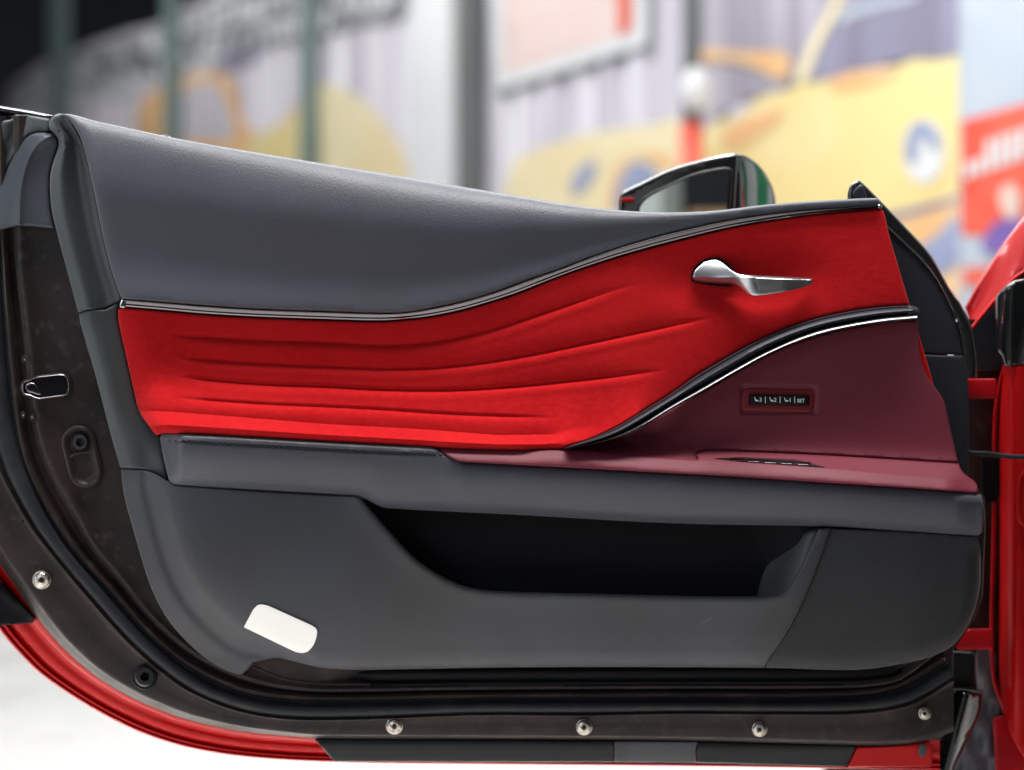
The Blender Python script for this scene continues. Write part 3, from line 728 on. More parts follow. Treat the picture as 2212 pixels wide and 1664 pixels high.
# --- armrest band with stitched seam
AB = cr([(365, 1038), (376, 1046.8), (516, 1057), (761, 1072.6), (790, 1079), (818, 1093), (835, 1098), (1110, 1112), (1451, 1130.5), (1795, 1138), (1930, 1147), (2070, 1155), (2113, 1158)])
ab_top = join([(345.7, 945)], [(349, 939), (358, 937)], SB[SB[:, 0] > 362][:0], cr([(358, 937), (436, 940), (516, 944.6), (698, 955), (850, 963), (936, 968), (959, 980)], 6), AT[1:], [(2120, 1070)])
ab_out = join(ab_top, [(2123.6, 1093), (2123, 1130), (2121, 1150), (2113, 1158)], AB[::-1], cr([(365, 1038), (358, 1010), (350, 975), (345.7, 945)], 5))
fAB = fn(AB); fABT = fn(np.array([(345, 940), (358, 937), (516, 944.6), (698, 955), (936, 968), (959, 980), (1000, 998), (1459, 1023), (1795, 1043.7), (2113, 1066), (2124, 1070)]))
STI = cr([(364, 952), (482, 959), (600, 965.5), (761, 974.5), (835, 978.3), (958, 982)], 6)
def h_band(u, v):
    t = np.clip((v - fABT(u)) / np.maximum(fAB(u) - fABT(u), 10), 0, 1)
    h = 59 - 4 * (1 - t)**6 - 30 * t**2.2 - 12 * np.clip((t - .82) / .18, 0, 1)**2
    h = h - 3 * np.exp(-((v - fABT(u)) / 9)**2) * (u > 1000)
    d, _ = dist(u, v, STI); h = h - 2.2 * np.exp(-(d / 2.8)**2) + 1.6 * np.exp(-((v - fABT(u) - 8) / 7)**2) * (u < 960)
    k = ss(345, 396, u); h = 16 + (h - 16) * k
    return h - 7 * ss(2060, 2125, u)
band = panel('armrest_band', ab_out, h_band, M['leather'], door, step=6, rr=5, rd=3.5, skirt=26, feat=[(STI, (0, 1.5, 3, 5))])
# stitches along the seam
S = resample(STI, n=47)
for i in range(46):
    a, b = S[i], S[i + 1]; p = a + (b - a) * .12; q = a + (b - a) * .88
    hh = float(h_band(np.array([p[0]]), np.array([p[1]]))[0]) + 1.5
    t = (q - p) / np.linalg.norm(q - p); n_ = np.array([-t[1], t[0]])
    o = sweep('stitch', [p - n_ * .8, (p + q) / 2, q + n_ * .8], 2.4, M['rub'], door, h=hh, rh=1.1, seg=6, n=4)

# --- lower moulded panel
CR2 = cr([(374, 1046), (384, 1090), (389, 1114), (413, 1196.5), (447, 1252), (499, 1308), (550, 1351), (602, 1379), (654, 1394), (700, 1400), (761, 1403), (1000, 1401), (1451, 1399), (1700, 1401)])
LO = cr([(262, 1013), (262, 1020), (268, 1069), (285.6, 1134.5), (303, 1196), (327, 1270), (361, 1336), (413, 1396), (464.5, 1436), (509, 1456), (523, 1457.5)])
LO2 = join([(523, 1457.5), (536, 1445), (546, 1431)], cr([(546, 1431), (575, 1424), (600, 1421), (640, 1430), (688, 1441.5), (761, 1447), (835, 1446.6), (1110, 1442), (1451, 1441.5), (1652, 1443)]))
OPEN = cr([(776, 1073), (788, 1085), (801, 1102), (835, 1141.5), (890, 1200), (938, 1236), (990, 1262), (1024, 1272), (1076, 1278), (1248, 1282.5), (1459, 1287.7), (1589, 1289.4), (1657, 1286.6), (1688, 1280.8), (1706, 1265), (1726, 1231), (1747, 1186), (1768, 1143)])
SG = cr([(1795, 1141.5), (1771, 1207), (1743.4, 1279), (1709, 1351), (1668, 1416.7), (1654, 1436)])
lp_out = join([(365, 1039), (378, 1048), (516, 1058.5), (700, 1069.5), (764, 1072)], OPEN, [(1780, 1142)], SG, [(1651, 1443)], LO2[::-1], LO[::-1], cr([(263, 1012.5), (295, 1014.5), (320, 1018.5), (340, 1027), (361, 1039)], 5))
LOall = join(LO, cr([(523, 1458), (600, 1452), (688, 1448), (761, 1448), (1110, 1443), (1451, 1442.5), (1700, 1445)]))
def h_low(u, v):
    d2, s2 = dist(u, v, CR2); dE, _ = dist(u, v, LOall)
    out = s2 > 0
    t = np.where(out, d2 / np.maximum(d2 + dE, 1), 0)
    left = 1 - ss(560, 700, u)
    prof_l = np.interp(t, [0, .15, .35, .55, .68, .80, .90, 1.0], [0, -3, -13, -22, -21, -24, -27, -29])
    prof_b = -26 * (1 - np.sqrt(np.clip(1 - t**2, 0, 1)))
    h = 24 - 15 * (np.clip(v - 1190, 0, 230) / 230)**2 - 5 * (np.clip(1190 - v, 0, 150) / 150)**2 + np.where(out, prof_l * left + prof_b * (1 - left), 0) - np.where(~out, 3.0 * np.exp(-(d2 / 28)) - 3.0, 0) - 3
    dO, _ = dist(u, v, OPEN); h = h + 7 * np.exp(-dO / 30.) - 5 * np.exp(-dO / 5.)
    return h
low = panel('lower_panel', lp_out, h_low, M['soft'], door, step=7, rr=4, rd=3, skirt=16)
# pocket: back wall and rounded far end
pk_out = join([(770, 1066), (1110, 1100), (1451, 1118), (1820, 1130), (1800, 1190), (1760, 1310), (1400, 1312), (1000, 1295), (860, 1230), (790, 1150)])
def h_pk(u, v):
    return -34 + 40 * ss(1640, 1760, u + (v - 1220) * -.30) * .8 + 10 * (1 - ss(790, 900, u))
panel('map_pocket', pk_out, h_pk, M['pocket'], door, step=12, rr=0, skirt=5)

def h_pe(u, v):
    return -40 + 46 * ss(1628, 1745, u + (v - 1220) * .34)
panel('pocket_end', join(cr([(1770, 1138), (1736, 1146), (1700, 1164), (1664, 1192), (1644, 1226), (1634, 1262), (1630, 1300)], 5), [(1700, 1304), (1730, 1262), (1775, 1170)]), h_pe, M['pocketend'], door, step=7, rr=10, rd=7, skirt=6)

# --- speaker cover
sp_out = join([(1797, 1142.5), (1930, 1148), (2070, 1156), (2108, 1159)], cr([(2108, 1159), (2115, 1175), (2118, 1200), (2117, 1265), (2105, 1320), (2087, 1358), (2056, 1396), (2001, 1422), (1933, 1437), (1864, 1446.5), (1795, 1447.5), (1700, 1444), (1653, 1443)], 5), [(1656, 1436)], SG[::-1])
SPB = cr([(2118, 1200), (2117, 1265), (2105, 1320), (2087, 1358), (2056, 1396), (2001, 1422), (1933, 1437), (1864, 1446.5), (1795, 1447.5), (1653, 1443)])
def h_sp(u, v):
    d, _ = dist(u, v, SPB)
    return 21 - 15 * (np.clip(v - 1190, 0, 230) / 230)**2 - 22 * (1 - np.sqrt(np.clip(1 - np.clip(1 - d / 34, 0, 1)**2, 0, 1))) - 8 * ss(1950, 2118, u)
panel('speaker_cover', sp_out, h_sp, M['grille'], door, step=9, rr=3, rd=2.5, skirt=22)

# --- left column mouldings
mid_out = join([(170.5, 678), (180, 674), (188, 670.5), (208, 669.5), (228, 669), (241, 662), (250, 655.5), (257, 652), (256, 667)], su_left + np.array([-1.5, .5]), [(345, 946)], cr([(345, 946), (350, 975), (358, 1010), (363, 1037)], 6), cr([(361, 1037), (340, 1025), (320, 1016.5), (295, 1012.5), (262, 1011)], 5), cr([(260, 1010), (241, 945), (206.4, 811), (175.5, 704.5), (170.5, 678)], 6))
fMO = fn([(0, 0), (1, 1)])
mo_l = lambda v: np.interp(v, [678, 704, 811, 945, 1010], [170, 175.5, 206, 241, 260])
mo_r = lambda v: np.interp(v, [650, 697, 766, 842, 883, 918, 941, 975, 1010, 1037], [256, 256, 271, 288, 298, 319, 340, 349, 357, 363])
def h_mid(u, v):
    t = np.clip((u - mo_l(v)) / (mo_r(v) - mo_l(v)), 0, 1)
    return -5 + np.interp(t, [0, .12, .26, .42, .6, .8, 1], [-5, -2, 1, 0, -3, -6, -9]) + 8 * ss(930, 1010, v) * ss(.6, 1, t)
panel('side_moulding', mid_out, h_mid, M['side'], door, step=6, rr=4, rd=4, skirt=20)
# upper rubber lobe and belt end
lobe_out = join(cr([(-40, 430), (0, 404), (20, 356), (51, 304), (64, 292), (79, 286.6), (107, 288), (121, 296), (126, 306), (125, 318), (117, 345), (109, 374), (107.5, 397), (110, 452), (119.5, 495)], 5), [(119.5, 495), (69, 489.6), (38, 488), (0, 497), (-40, 506)])
LR = cr([(100, 298), (86, 308), (69, 330), (56, 362), (47, 400), (44, 431), (42, 492)], 6)
def h_lobe(u, v):
    d, s = dist(u, v, LR)
    return -14 + np.where(s > 0, -16 * (1 - np.exp(-d / 30)), -5 * (1 - np.exp(-d / 18))) * 1.0 + 2.5 * np.exp(-(d / 7)**2)
panel('seal_corner', lobe_out, h_lobe, M['lobe'], door, step=5, rr=7, rd=6, skirt=25, feat=[(LR, (0, 2.5, 5, 9))])
belt_out = join([(-40, 262), (0, 262), (25, 258), (34, 247), (60, 249), (107, 257), (106, 285), (80, 284), (62, 290), (49, 303), (19, 353), (-2, 402), (-40, 430)])
panel('belt_corner', belt_out, lambda u, v: -30 + .10 * (u - 20) - 10 * np.exp(-((u - v * -.35 - 130) / 14)**2), M['side'], door, step=8, rr=5, rd=5, skirt=25)
sweep('window_belt', cr([(-60, 224), (0, 236), (60, 246), (112, 256)], 6), 7, M['gloss'], door, h=-46, rh=6)
panel('window_edge', [(-60, 232), (30, 246), (33, 256), (0, 262), (-60, 258)], lambda u, v: -52 + 0 * u, M['black'], door, rr=3, rd=2)

# --- pressed door frame
E1 = cr([(-130, 250), (-118, 700), (-85, 1000), (-45, 1140), (0, 1221), (34, 1269), (79, 1334), (138, 1403), (206, 1461), (275, 1503), (344, 1534), (413, 1558), (516, 1580), (619, 1591), (700, 1596), (1100, 1597), (1459, 1600), (1760, 1608), (1933, 1611), (2008, 1600), (2060, 1580)], 10)
E2 = cr([(-110, 250), (-95, 700), (-60, 1000), (-25, 1125), (5, 1193), (50, 1257), (97, 1321), (152, 1388), (217, 1446), (283, 1488), (350, 1520), (417, 1545), (518, 1569), (621, 1582), (700, 1588), (1100, 1590), (1459, 1593), (1760, 1600), (1933, 1602), (2005, 1592), (2060, 1570)], 10)
RA = cr([(-60, 250), (-50, 700), (-25, 920), (0, 1014), (21, 1059), (69, 1141), (103, 1186), (189, 1290), (275, 1386), (344, 1448), (413, 1496), (516, 1537), (619, 1554), (761, 1555), (1042, 1545), (1248, 1546), (1459, 1542), (1692, 1543), (1864, 1541), (1967, 1522), (2060, 1470)], 10)
SL = cr([(-14, 250), (-3, 500), (5, 698), (13, 818), (24, 904), (41, 973), (82, 1078), (138, 1174), (224, 1276), (310, 1372), (396, 1445), (482, 1493), (585, 1519), (761, 1524), (1042, 1518), (1459, 1516), (1795, 1515), (1950, 1497), (2050, 1440)], 10)
RB = cr([(0, 250), (5, 500), (14, 640), (19, 698), (29, 801), (40, 904), (56, 990), (90, 1070), (155, 1174), (241, 1270), (327, 1366), (413, 1435), (516, 1484), (619, 1503), (761, 1507), (973, 1502), (1459, 1499), (1795, 1498), (1930, 1482), (2040, 1420)], 10)
RC = cr([(38, 250), (41, 490), (46, 586), (62, 706), (77, 870), (93, 956), (120, 1024), (165, 1103), (206, 1179), (258, 1241), (327, 1327), (413, 1403), (499, 1449), (585, 1476), (688, 1489), (761, 1489), (1042, 1485), (1459, 1483), (1795, 1482), (1898, 1477), (1950, 1463), (2035, 1395)], 10)
RI = cr([(165, 250), (200, 500), (215, 700), (245, 900), (300, 1050), (325, 1150), (360, 1240), (410, 1320), (470, 1375), (550, 1405), (650, 1425), (761, 1430), (1100, 1425), (1459, 1425), (1795, 1425), (1890, 1415), (1960, 1390), (2000, 1350)], 10)
def deep(a, b):
    return lambda s: a + (b - a) * ss(.52, .60, s)
frame = loft('door_frame', [E1, E2, RA, SL, RB, RC, RI],
     [(0, -66), (.12, -60), (.5, -54), (.88, -48), (1.0, -45), (1.08, -43.5), (1.5, -42.5), (1.88, -42), (1.90, -41.5), (1.95, -36), (1.99, -33.5), (2.06, -35.5), (2.15, -38), (2.5, -39), (2.8, -40), (2.93, -45), (3.0, -49), (3.3, -47),
      (3.6, -38), (3.85, -33), (4.0, -31), (4.12, -32), (4.22, -36), (4.40, -43), (4.50, -44), (4.60, -43), (4.74, -35), (4.88, -28), (5.0, -25.5), (5.04, -26), (5.10, deep(-28, -32)), (5.2, deep(-29, -52)), (5.35, deep(-29.5, -62)), (5.6, deep(-29, -66)), (6.0, deep(-28, -68))],
     M['frame'], door, n=420, ang=60)
# soft seal lying in the channel
loft('door_seal', [RA, SL, RB], [(.20, -38), (.26, -33), (.45, -30), (.75, -30), (.95, -33), (1.1, -37), (1.28, -39), (1.45, -36), (1.55, -38)], M['seal'], door, n=420, ang=60)
for (u, v) in ((19, 963), (50, 1125), (158, 1167 + 63), (225, 1300 + 25), (371, 1437), (533, 1520), (722, 1541), (901, 1532), (1077, 1528), (1249, 1527)):
    d, s = dist(np.array([u * 1.]), np.array([v * 1.]), SL)
    lathe('seal_vent_hole', u, v, -31, [(2.6, 0), (2.2, .9), (.1, .9)], M['black'], door, seg=10)

# inner slot pieces under the panel
panel('drain_slot', join(cr([(578, 1438), (600, 1432), (640, 1437), (700, 1447), (780, 1450)], 5), [(1900, 1446), (1950, 1440), (1935, 1462), (1860, 1470)], cr([(1700, 1472), (1000, 1473), (700, 1474), (620, 1468), (590, 1460), (576, 1449)], 8)), lambda u, v: -42 + 0 * u, M['rub'], door, rr=5, rd=5, skirt=10)
sweep('slot_lip', cr([(546, 1440), (575, 1452), (610, 1466), (690, 1477), (800, 1479)], 5), 3, M['frame'], door, h=-30)

# latch opening
lat = join([(82, 815)], cr([(131, 809.5), (141, 812), (146.5, 822), (148, 843), (144, 851), (138, 854)], 3), [(84, 861), (76, 859), (69, 855), (53, 851)], cr([(53, 851), (49.5, 845), (49.5, 832), (52, 825)], 3), [(62, 823), (74, 817)])
def offs(pl, d):
    pl = resample(np.vstack([pl, pl[:1]]), 3)[:-1]
    t = np.roll(pl, -1, 0) - np.roll(pl, 1, 0); t /= np.linalg.norm(t, axis=1)[:, None] + 1e-9
    return pl + np.stack([-t[:, 1], t[:, 0]], -1) * d
lt = panel('latch_opening', offs(lat, -4), lambda u, v: -25 + 0 * u, M['frame'], door, step=6, rr=3, rd=3, skirt=6, label='raised latch opening with bright rim')
L0 = resample(np.vstack([lat, lat[:1]]), 3)
sweep('latch_rim', L0, 1.9, M['dchrome'], door, h=-23.5, rh=1.8, seg=8)
panel('latch_shade_plate', offs(lat, 2), lambda u, v: -23.8 + 0 * u, M['black'], door, step=8, rr=0, skirt=1)  # flat black plate; the shade of a recess is put into its colour
claw = panel('latch_claw', cr([(56, 829), (66, 826), (76, 829), (83, 838), (86, 848), (92, 852), (80, 854), (70, 850), (60, 848), (55, 840)], 3, True), lambda u, v: -21.5 + 0 * u, M['dchrome'], door, step=5, rr=4, rd=2, skirt=2)
for (u, v, q) in ((53, 777, 1.35), (50.5, 897, 1.25), (69.5, 902, 1.25)):
    b = lathe('latch_screw', u, v, -27 if u > 60 else -28, [(7 * q, 0), (6.6 * q, 2), (5 * q, 3.2), (3.2 * q, 3.0), (2.8 * q, 1.6), (.1, 1.6)], M['frame'], door, seg=18, sq=.55)
    lathe('screw_socket', u, v, -23.6, [(2.6, 0), (2.4, .5), (.1, .5)], M['steel'], door, seg=12, sq=.6, star=.25)

# oval dimple and rubber plug
def slot(u0, v0, u1, v1, r, n=14):
    a = math.atan2(v1 - v0, u1 - u0); out = []
    for k in range(n + 1): w = a + math.pi / 2 + math.pi * k / n; out.append((u0 + r * math.cos(w), v0 + r * math.sin(w)))
    for k in range(n + 1): w = a - math.pi / 2 + math.pi * k / n; out.append((u1 + r * math.cos(w), v1 + r * math.sin(w)))
    return np.array(out)
so = slot(169, 955, 184, 1018, 31)
sweep('dimple_rim', np.vstack([so, so[:1]]), 4.5, M['frame'], door, h=-25, rh=2.6, seg=10)
sweep('dimple_step', cr([(150, 988), (165, 980), (200, 975)], 4), 3.2, M['frame'], door, h=-27, rh=2)
def h_dim(u, v):
    d, _ = dist(u, v, so, True); return -22.5 - 5.2 * np.clip(d / 14, 0, 1)**.8
panel('dimple_pan', so, h_dim, M['frame'], door, step=4, rr=0, skirt=6)
lathe('dimple_cup', 170, 955, -25, [(24, -2), (22, 0), (19, -1.5), (.1, -1.5)], M['frame'], door)
g = lathe('rubber_plug', 173, 956, -25, [(16.5, -1), (16.5, 3), (14.5, 5.5), (9.5, 5.5), (8.6, 3), (8, -.5), (.1, -.5)], M['navy'], door)
g2 = lathe('rubber_plug', 313, 1462, -43.5, [(29, 0), (27, 2.4), (24.5, 1.8), (23, 1.8), (21.5, 6), (18.5, 8.5), (10.5, 8.5), (9.4, 5), (8.6, 1), (.1, 1)], M['rub'], door)
lathe('plug_hole', 315, 1462, -42, [(8.6, 0), (8.2, .4), (.1, .4)], M['black'], door)

# bolts along the lower flange
for (u, v, r, hh) in ((90, 1253, 18, -42), (852, 1569, 16.5, -42), (1262, 1571, 16, -42), (1641, 1575.5, 15, -42), (1998, 1541.5, 12.5, -38)):
    b = lathe('flange_bolt', u, v, hh, [(r * 1.12, -1), (r * 1.1, 1.2), (r, 1.6), (r * .96, 3.6), (r * .75, 6.2), (r * .44, 7.2), (r * .38, 6.8), (r * .36, 5), (.1, 4.8)], M['steel'], door, seg=26)
    lathe('bolt_socket', u, v, hh + 5.2, [(r * .30, 0), (r * .28, .5), (.1, .5)], M['frame'], door, seg=36, star=.22)

# --- red outer skin wrapping the flange
E1b = cr([(-118, 700), (-85, 1000), (-45, 1140), (0, 1221), (34, 1269), (79, 1334), (138, 1403), (206, 1461), (275, 1503), (344, 1534), (413, 1558), (516, 1580), (619, 1591), (700, 1596), (1100, 1597), (1459, 1600), (1760, 1608), (1933, 1611), (2030, 1596)], 10)
skin = loft('outer_skin', [R0, E1b], [(.10, -125), (.02, -112), (0, -104), (.008, -99), (.03, -95.5), (.06, -95), (.09, -97), (.115, -99), (.14, -96), (.17, -93), (.21, -93), (.24, -96), (.28, -99), (.33, -96), (.38, -92), (.5, -88), (.62, -86), (.70, -87), (.76, -85), (.82, -78), (.9, -71), (1.0, -68), (1.06, -70)], M['red'], door, n=420, ang=60)
bk = [(u, v) for u, v in ((-150, 270), (120, 300), (262, 560), (1900, 560), (1965, 720), (2035, 900), (2040, 1400), (2030, 1560), (1700, 1420), (600, 1420), (330, 1150), (200, 800), (-150, 800))]
panel('inner_core', bk, lambda u, v: -75 + 0 * u, M['black'], door, step=60, rr=0, skirt=30)

# sill strip under the flange
panel('sill_strip', join([(679.5, 1597)], [(722.5, 1645.5), (1100, 1646.5), (1326, 1646.5), (1326, 1601), (1100, 1599)]), lambda u, v: -60 - 8 * np.clip((v - 1600) / 46, 0, 1)**2 + 2 * np.exp(-((v - 1612) / 8)**2), M['rub'], door, step=9, rr=3, rd=2, skirt=20)
panel('sill_strip', [(1327, 1601), (1327, 1647), (1506, 1648), (1502, 1625), (1508, 1602)], lambda u, v: -59 - 8 * np.clip((v - 1600) / 46, 0, 1)**2, M['rubg'], door, step=9, rr=3, rd=2, skirt=20, label='lighter worn grey length of the sill strip')
panel('sill_strip', [(1509, 1603), (1504, 1626), (1508, 1648), (1829, 1656), (1850, 1611)], lambda u, v: -60 - 8 * np.clip((v - 1600) / 50, 0, 1)**2 + 2 * np.exp(-((v - 1618) / 8)**2), M['rub'], door, step=9, rr=3, rd=2, skirt=20)
panel('skin_corner', join([(1852, 1614)], cr([(1900, 1613), (1960, 1609), (2008, 1600)], 6), [(2013, 1630), (2015, 1657), (1832, 1657)]), lambda u, v: -58 - 6 * np.clip((v - 1612) / 40, 0, 1), M['red'], door, step=9, rr=3, rd=3, skirt=20)
panel('corner_plug', cr([(1985, 1612), (1996, 1606), (2002, 1616), (1996, 1634), (1986, 1634)], 3, True), lambda u, v: -54 + 0 * u, M['rubg'], door, rr=4, rd=2, skirt=4)
panel('corner_wedge', [(-60, 1215), (0, 1258), (21, 1276), (50, 1306), (76, 1335), (70, 1346), (21, 1350), (0, 1351), (-60, 1352)], lambda u, v: -62 + 5 * np.exp(-((u * .8 - v + 1275) / 10)**2) - .12 * (v - 1300), M['black'], door, step=7, rr=5, rd=5, skirt=22)

# --- courtesy lamp
cl = panel('courtesy_lamp', rrect([(563, 1301), (692, 1358), (668, 1420), (524, 1356)], 16), lambda u, v: h_low(u, v) + 2.0, M['soft'], door, step=8, rr=2, rd=1.5, skirt=8)
panel('lamp_lens', rrect([(561, 1302), (690, 1356), (667, 1417), (525, 1355)], 15)[6:] if False else join(cr([(547, 1317), (556, 1308), (566, 1306), (580, 1309)], 3), cr([(672, 1350.5), (683, 1358), (685, 1368), (680, 1388), (672, 1401), (661, 1409.5), (644, 1410), (630, 1405)], 3), [(526.5, 1355)]), lambda u, v: h_low(u, v) + 4.0, M['lamp'], door, step=8, rr=4, rd=2, skirt=3)

# small scuffs and lint left on the trim
random.seed(11)
for (u, v, w, hh, m_) in ((1525, 1343, 17, 3.2, 'scuff'), (1327, 1377, 1.6, 2.2, 'lint'), (690, 741, 1.2, 2, 'lint'), (1640, 1106, 4, 1.4, 'scuff'), (1590, 1156, 2.6, 1.2, 'lint'), (1066, 1080, 1.6, 1.2, 'lint')):
    if v < 1060 or 1130 < v < 1290: continue
    f_ = h_low if v > 1290 else h_band
    a_ = math.radians(-32 if w > 10 else random.uniform(-60, 10))
    q_ = [(u + math.cos(a_) * w * math.cos(t) - math.sin(a_) * hh * math.sin(t), v + math.sin(a_) * w * math.cos(t) + math.cos(a_) * hh * math.sin(t)) for t in np.linspace(0, 2 * math.pi, 12, endpoint=False)]
    panel(m_ + '_mark', q_, lambda u, v, f_=f_: f_(u, v) + .25, M['scuff'], door, step=4, rr=0, skirt=.2, bstep=1.5)

# --- inner handle
cup = panel('handle_cup', cr([(1492, 601), (1495.7, 584), (1514.6, 564), (1542, 556.5), (1566, 563), (1585, 586), (1592, 600), (1586, 612), (1577, 618.5), (1540, 617), (1504, 611.5), (1494, 607)], 4, True), lambda u, v: 6.0 + 0 * u, M['black'], door, step=6, rr=2.5, rd=2.0, skirt=6)
HT = cr([(1495.7, 598), (1499, 589), (1506, 579), (1521.5, 566), (1535, 561.5), (1549, 561.5), (1566, 572), (1583, 586), (1596, 591.5), (1618, 593.8), (1687, 597.5), (1755, 600.6)], 3)
HB = cr([(1496.5, 603), (1504, 608), (1530, 611), (1560, 613), (1583, 615), (1597, 621), (1607, 631), (1616, 637), (1634, 639.5), (1687, 632), (1725, 624), (1746, 617), (1754, 611), (1756.5, 604)], 3)
HRG = cr([(1490, 596.5), (1545, 599.5), (1579, 599.2), (1613, 600), (1682, 603.6), (1760, 605.5)], 3)
fHR = fn(HRG)
def h_hand(u, v):
    base = 17 + 16 * ss(1510, 1625, u) - 7 * ss(1690, 1757, u)
    d = v - fHR(u); k = ss(1575, 1640, u)
    up = np.where(d < 0, (-d), 0); dn = np.where(d > 0, d, 0)
    return base - (1 - k) * (up * .12 + (up / 12)**2 * .5) - k * (up * .75) - (1 - k) * dn * .62 - k * (1.0 * (dn / 34)**3 - .045 * dn)
panel('door_handle', join(HT, HB[::-1]), h_hand, M['satin'], door, step=4, rr=1.8, rd=1.6, skirt=9, bstep=2.5, feat=[(HRG, (0, 1.2, 2.5))])
# --- front end trims of the door
sail_r = cr([(1917, 491.7), (1953.8, 525.7), (1996, 568), (2024.6, 607.8), (2050, 656), (2066, 695), (2077, 730), (2081, 767)], 5)
panel('front_trim_upper', join([(1900, 470)], sail_r, [(2040, 766), (2001, 764), (1985, 764), (1960, 700)]), lambda u, v: -20 - .10 * (u - 1950), M['navy'], door, step=9, rr=3, rd=3, skirt=25)
sweep('front_trim_edge', np.vstack([[(1908, 478)], sail_r]), 2.2, M['gloss'], door, h=lambda u, v: -20 - .10 * (u - 1950), rh=2)
lathe('trim_clip', 2068, 692, -28, [(4, 0), (3.6, 2), (.1, 3)], M['chrome'], door, seg=12)
panel('front_trim_lower', join([(1985, 766), (2001, 766), (2040, 768), (2082, 769)], cr([(2082, 769), (2088, 800), (2091, 829), (2092, 920), (2092, 1018), (2091, 1042)], 6), [(2060, 1042), (2030, 900)]), lambda u, v: -18 - .10 * (u - 1950), M['navy'], door, step=9, rr=4, rd=4, skirt=30)
rub_o = join(cr([(1826, 500), (1830, 440), (1832, 412), (1839, 397), (1850, 389.7), (1858, 391), (1897, 429), (1950, 484), (2002, 540), (2022, 568), (2050, 619), (2076, 657), (2101, 712), (2110, 763), (2112, 800), (2108, 830)], 5), [(2080, 830), (2070, 720), (2030, 620), (1990, 565), (1930, 512), (1890, 500)])
panel('front_seal', rub_o, lambda u, v: -62 - 10 * ss(1850, 2100, u), M['gloss'], door, step=9, rr=7, rd=7, skirt=30)
panel('seal_tip_insert', cr([(1842, 424), (1846, 410), (1854, 402), (1861, 398), (1866, 406), (1872, 430), (1856, 440)], 4, True), lambda u, v: -56 + 0 * u, M['navy'], door, rr=3, rd=3, skirt=6)
panel('door_edge_plate', join([(2086, 1044), (2104, 1044), (2126, 1075), (2128, 1150), (2122, 1290), (2105, 1335), (2060, 1400), (2054, 1560), (2030, 1600), (2008, 1600), (2000, 1500), (1960, 1420)]), lambda u, v: -66 + 0 * u, M['frame'], door, rr=4, rd=4, skirt=35)

# --- side mirror on the outside
mir = panel('side_mirror', join(cr([(1336, 480), (1336, 451), (1337, 430), (1342.6, 417), (1360, 406), (1384, 394.8), (1446, 365.5), (1515, 345), (1560, 335), (1586.8, 331.5), (1594, 334), (1594, 345)], 4), [(1588, 452), (1585, 500), (1336, 500)]), lambda u, v: -172 + 0 * u, M['gloss'], door, step=10, rr=6, rd=7, skirt=40, label='gloss black exterior mirror behind the door top')
panel('mirror_shell', join(cr([(1587, 333), (1600.6, 334), (1618, 341), (1642, 360), (1662.5, 391), (1672.8, 419), (1676, 450), (1677, 500)], 4), [(1578, 500), (1584, 400)]), lambda u, v: -178 - 95 * np.clip((u - 1588) / 90, 0, 1)**1.6 - 20 * np.clip((400 - v) / 70, 0, 1)**2, M['piano'], door, step=6, rr=3, rd=3, skirt=60)
panel('mirror_bezel', join(cr([(1374, 500), (1375.3, 453), (1384, 432), (1410, 414), (1446, 397), (1497, 375), (1549, 363), (1572, 361.5), (1581, 365), (1583, 375)], 4), [(1577, 452), (1575, 500)]), lambda u, v: -168 + 0 * u, M['rub'], door, step=10, rr=4, rd=3, skirt=6)
nx = (math.radians(7), math.radians(0))
panel('mirror_glass', join(cr([(1381, 500), (1382, 453), (1391, 436), (1415, 419), (1448, 402), (1498, 381), (1549, 369), (1568, 367.5), (1575, 371), (1576, 378)], 4), [(1570, 452), (1568, 500)]), lambda u, v: -164.5 + 0 * u, M['mirror'], door, step=8, rr=0, skirt=3, bstep=2)

panel('mirror_marker', [(1343, 428), (1370, 427), (1370, 435), (1343, 437)], lambda u, v: -166.5 + 0 * u, M['redin'], door, rr=1, rd=1, skirt=4)

# --- hinges, check strap and boot (all move with the door)
def hinge(pts, h0, name):
    o = panel(name, pts, lambda u, v: h0 - 2 * np.abs((v - np.mean([p[1] for p in pts])) / 25)**3, M['redin'], door, step=6, rr=3, rd=3, skirt=30); return o
hinge([(2070, 818), (2152, 818), (2154, 862), (2070, 862)], -50, 'upper_hinge')
hinge([(2064, 1398), (2072, 1386), (2090, 1358), (2143, 1357), (2144, 1403), (2068, 1405)], -48, 'lower_hinge')

# ------------------------------------------------------------------ the car body at the right
def cpan(name, pts, hf, m, closed=True, **kw):
    c = cr(pts, 5, True) if closed else np.array(pts, float)
    if not callable(hf): hv = hf; hf = lambda u, v: hv + 0 * u
    return panel(name, c, hf, m, car, **kw)
# inner pillar metal seen through the gap
cpan('inner_pillar', [(2060, 690), (2110, 690), (2230, 560), (2400, 500), (2400, 1760), (2020, 1760), (2030, 1640), (2040, 1440), (2060, 1300)], -190, M['frame'], closed=False, step=14, rr=0, skirt=25)
cpan('pillar_metal', [(2112, 1400), (2146, 1405), (2152, 1480), (2168, 1520), (2180, 1600), (2172, 1700), (2060, 1700), (2086, 1610), (2110, 1540)], lambda u, v: -172 + 6 * np.sin(u * .12) * np.sin(v * .05), M['greymetal'], step=8, rr=4, rd=4)
cpan('pillar_bracket', [(2120, 985), (2164, 985), (2164, 1060), (2150, 1085), (2120, 1085)], -150, M['black'], closed=False, rr=3, rd=3)
sweep('pillar_flange', cr([(2172, 786), (2160, 830), (2150, 900), (2148, 1050), (2146, 1180), (2143, 1290), (2142, 1350), (2144, 1440), (2150, 1480), (2168, 1530), (2186, 1600)], 6), 4.5, M['redin'], car, h=-156, rh=3)
cpan('floor_bracket', [(2144, 1552), (2190, 1538), (2215, 1580), (2220, 1700), (2152, 1700)], -150, M['redin'], closed=False, rr=5, rd=5)
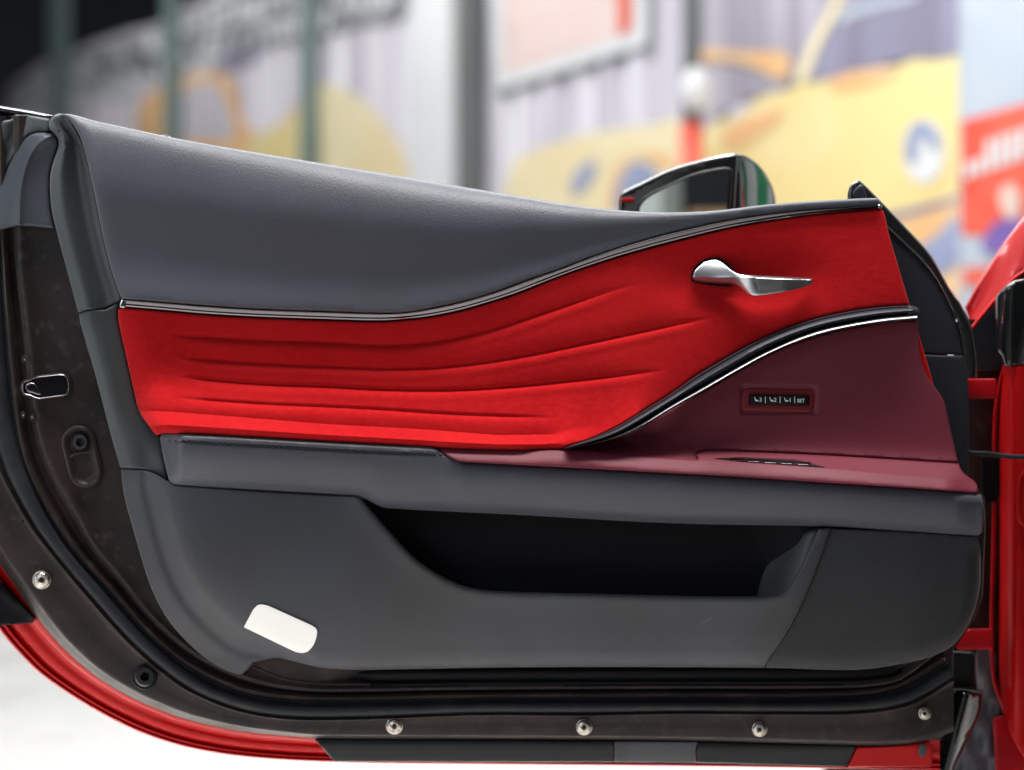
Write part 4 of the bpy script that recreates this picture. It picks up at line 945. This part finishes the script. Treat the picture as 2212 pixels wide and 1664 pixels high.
# front wing: rear edge panel
def h_wing(u, v):
    return -100 - 60 * np.clip((2200 - u) / 44, 0, 1)**2 - 14 * ss(1450, 1600, v)
cpan('front_wing', join([(2168, 792), (2300, 782), (2400, 780), (2400, 1640)], cr([(2400, 1700), (2240, 1660), (2190, 1600), (2166, 1520), (2158, 1440), (2160, 1200), (2157, 1000), (2160, 900), (2168, 792)], 6)), h_wing, M['red'], closed=False, step=9, rr=4, rd=5, skirt=60)
sweep('wing_recess', cr([(2240, 1010), (2216, 1014), (2203, 1040), (2200, 1090), (2206, 1130), (2240, 1142)], 5), 3, M['red'], car, h=-96, rh=3)
# black scuttle moulding on top of the wing edge
cpan('scuttle_moulding', [(2150, 640), (2176, 614), (2192, 606), (2240, 598), (2400, 590), (2400, 776), (2300, 784), (2170, 793), (2163, 770), (2152, 760), (2150, 690)], lambda u, v: -95 - 25 * np.clip((2190 - u) / 40, 0, 1)**2 + 4 * np.sin(u * .055 + v * .012), M['gloss'], closed=False, step=6, rr=8, rd=9, skirt=30)
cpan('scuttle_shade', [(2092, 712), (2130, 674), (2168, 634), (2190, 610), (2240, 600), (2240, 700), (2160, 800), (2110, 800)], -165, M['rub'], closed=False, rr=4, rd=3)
# bonnet flank rising out of the frame
def h_bon(u, v):
    t = np.clip((u - 2084 - (664 - v) * .62) / 70, 0, 1)
    return -230 + 60 * ss(0, 1, t) + 16 * np.sin(u * .05 + v * .035)
cpan('bonnet', join(cr([(2084, 664.5), (2102, 630), (2124, 593.6), (2150, 552), (2180, 508.7), (2212, 467), (2300, 360)], 6), [(2420, 300), (2420, 520)], cr([(2300, 545), (2212, 584), (2189, 605), (2152, 645), (2126, 676), (2100, 711)], 5)), h_bon, M['bonnetred'], closed=False, step=8, rr=5, rd=6, skirt=40)
sweep('bonnet_edge', cr([(2100, 709), (2126, 676), (2152, 645), (2170, 625), (2190, 603), (2230, 575)], 5), 4, M['red'], car, h=-168, rh=4)
# check strap from wing to door
sweep('check_strap', cr([(2080, 974), (2100, 979), (2130, 980), (2165, 985), (2212, 988), (2330, 992)], 6), 5.5, M['rub'], car, h=-60, rh=4)
# cable boot at the bottom
cpan('cable_boot', [(2046, 1490), (2072, 1492), (2123, 1497), (2120, 1530), (2110, 1560), (2096, 1590), (2080, 1625), (2064, 1655), (2060, 1710), (2000, 1710), (2012, 1650), (2020, 1610), (2036, 1570)], lambda u, v: -118 + 16 * np.exp(-((u - 2085 + (v - 1500) * .25) / 24)**2), M['gloss'], closed=False, step=6, rr=8, rd=10, skirt=30)
cpan('boot_collar', [(2056, 1406), (2106, 1408), (2106, 1484), (2050, 1484)], -125, M['rub'], closed=False, rr=6, rd=6)
sweep('collar_rim', [(2050, 1488), (2080, 1489), (2124, 1495)], 3.5, M['gloss'], car, h=-108, rh=4)
# the rest of the body: sill and dark cabin side just outside the picture, standing on the floor
box3('cabin_side', (.67, -1.25, .25), (.95, .04, 1.35), M['frame'], car)
box3('wheel_block', (.55, .22, 0), (1.6, .95, .35), M['black'], car, bev=.04)
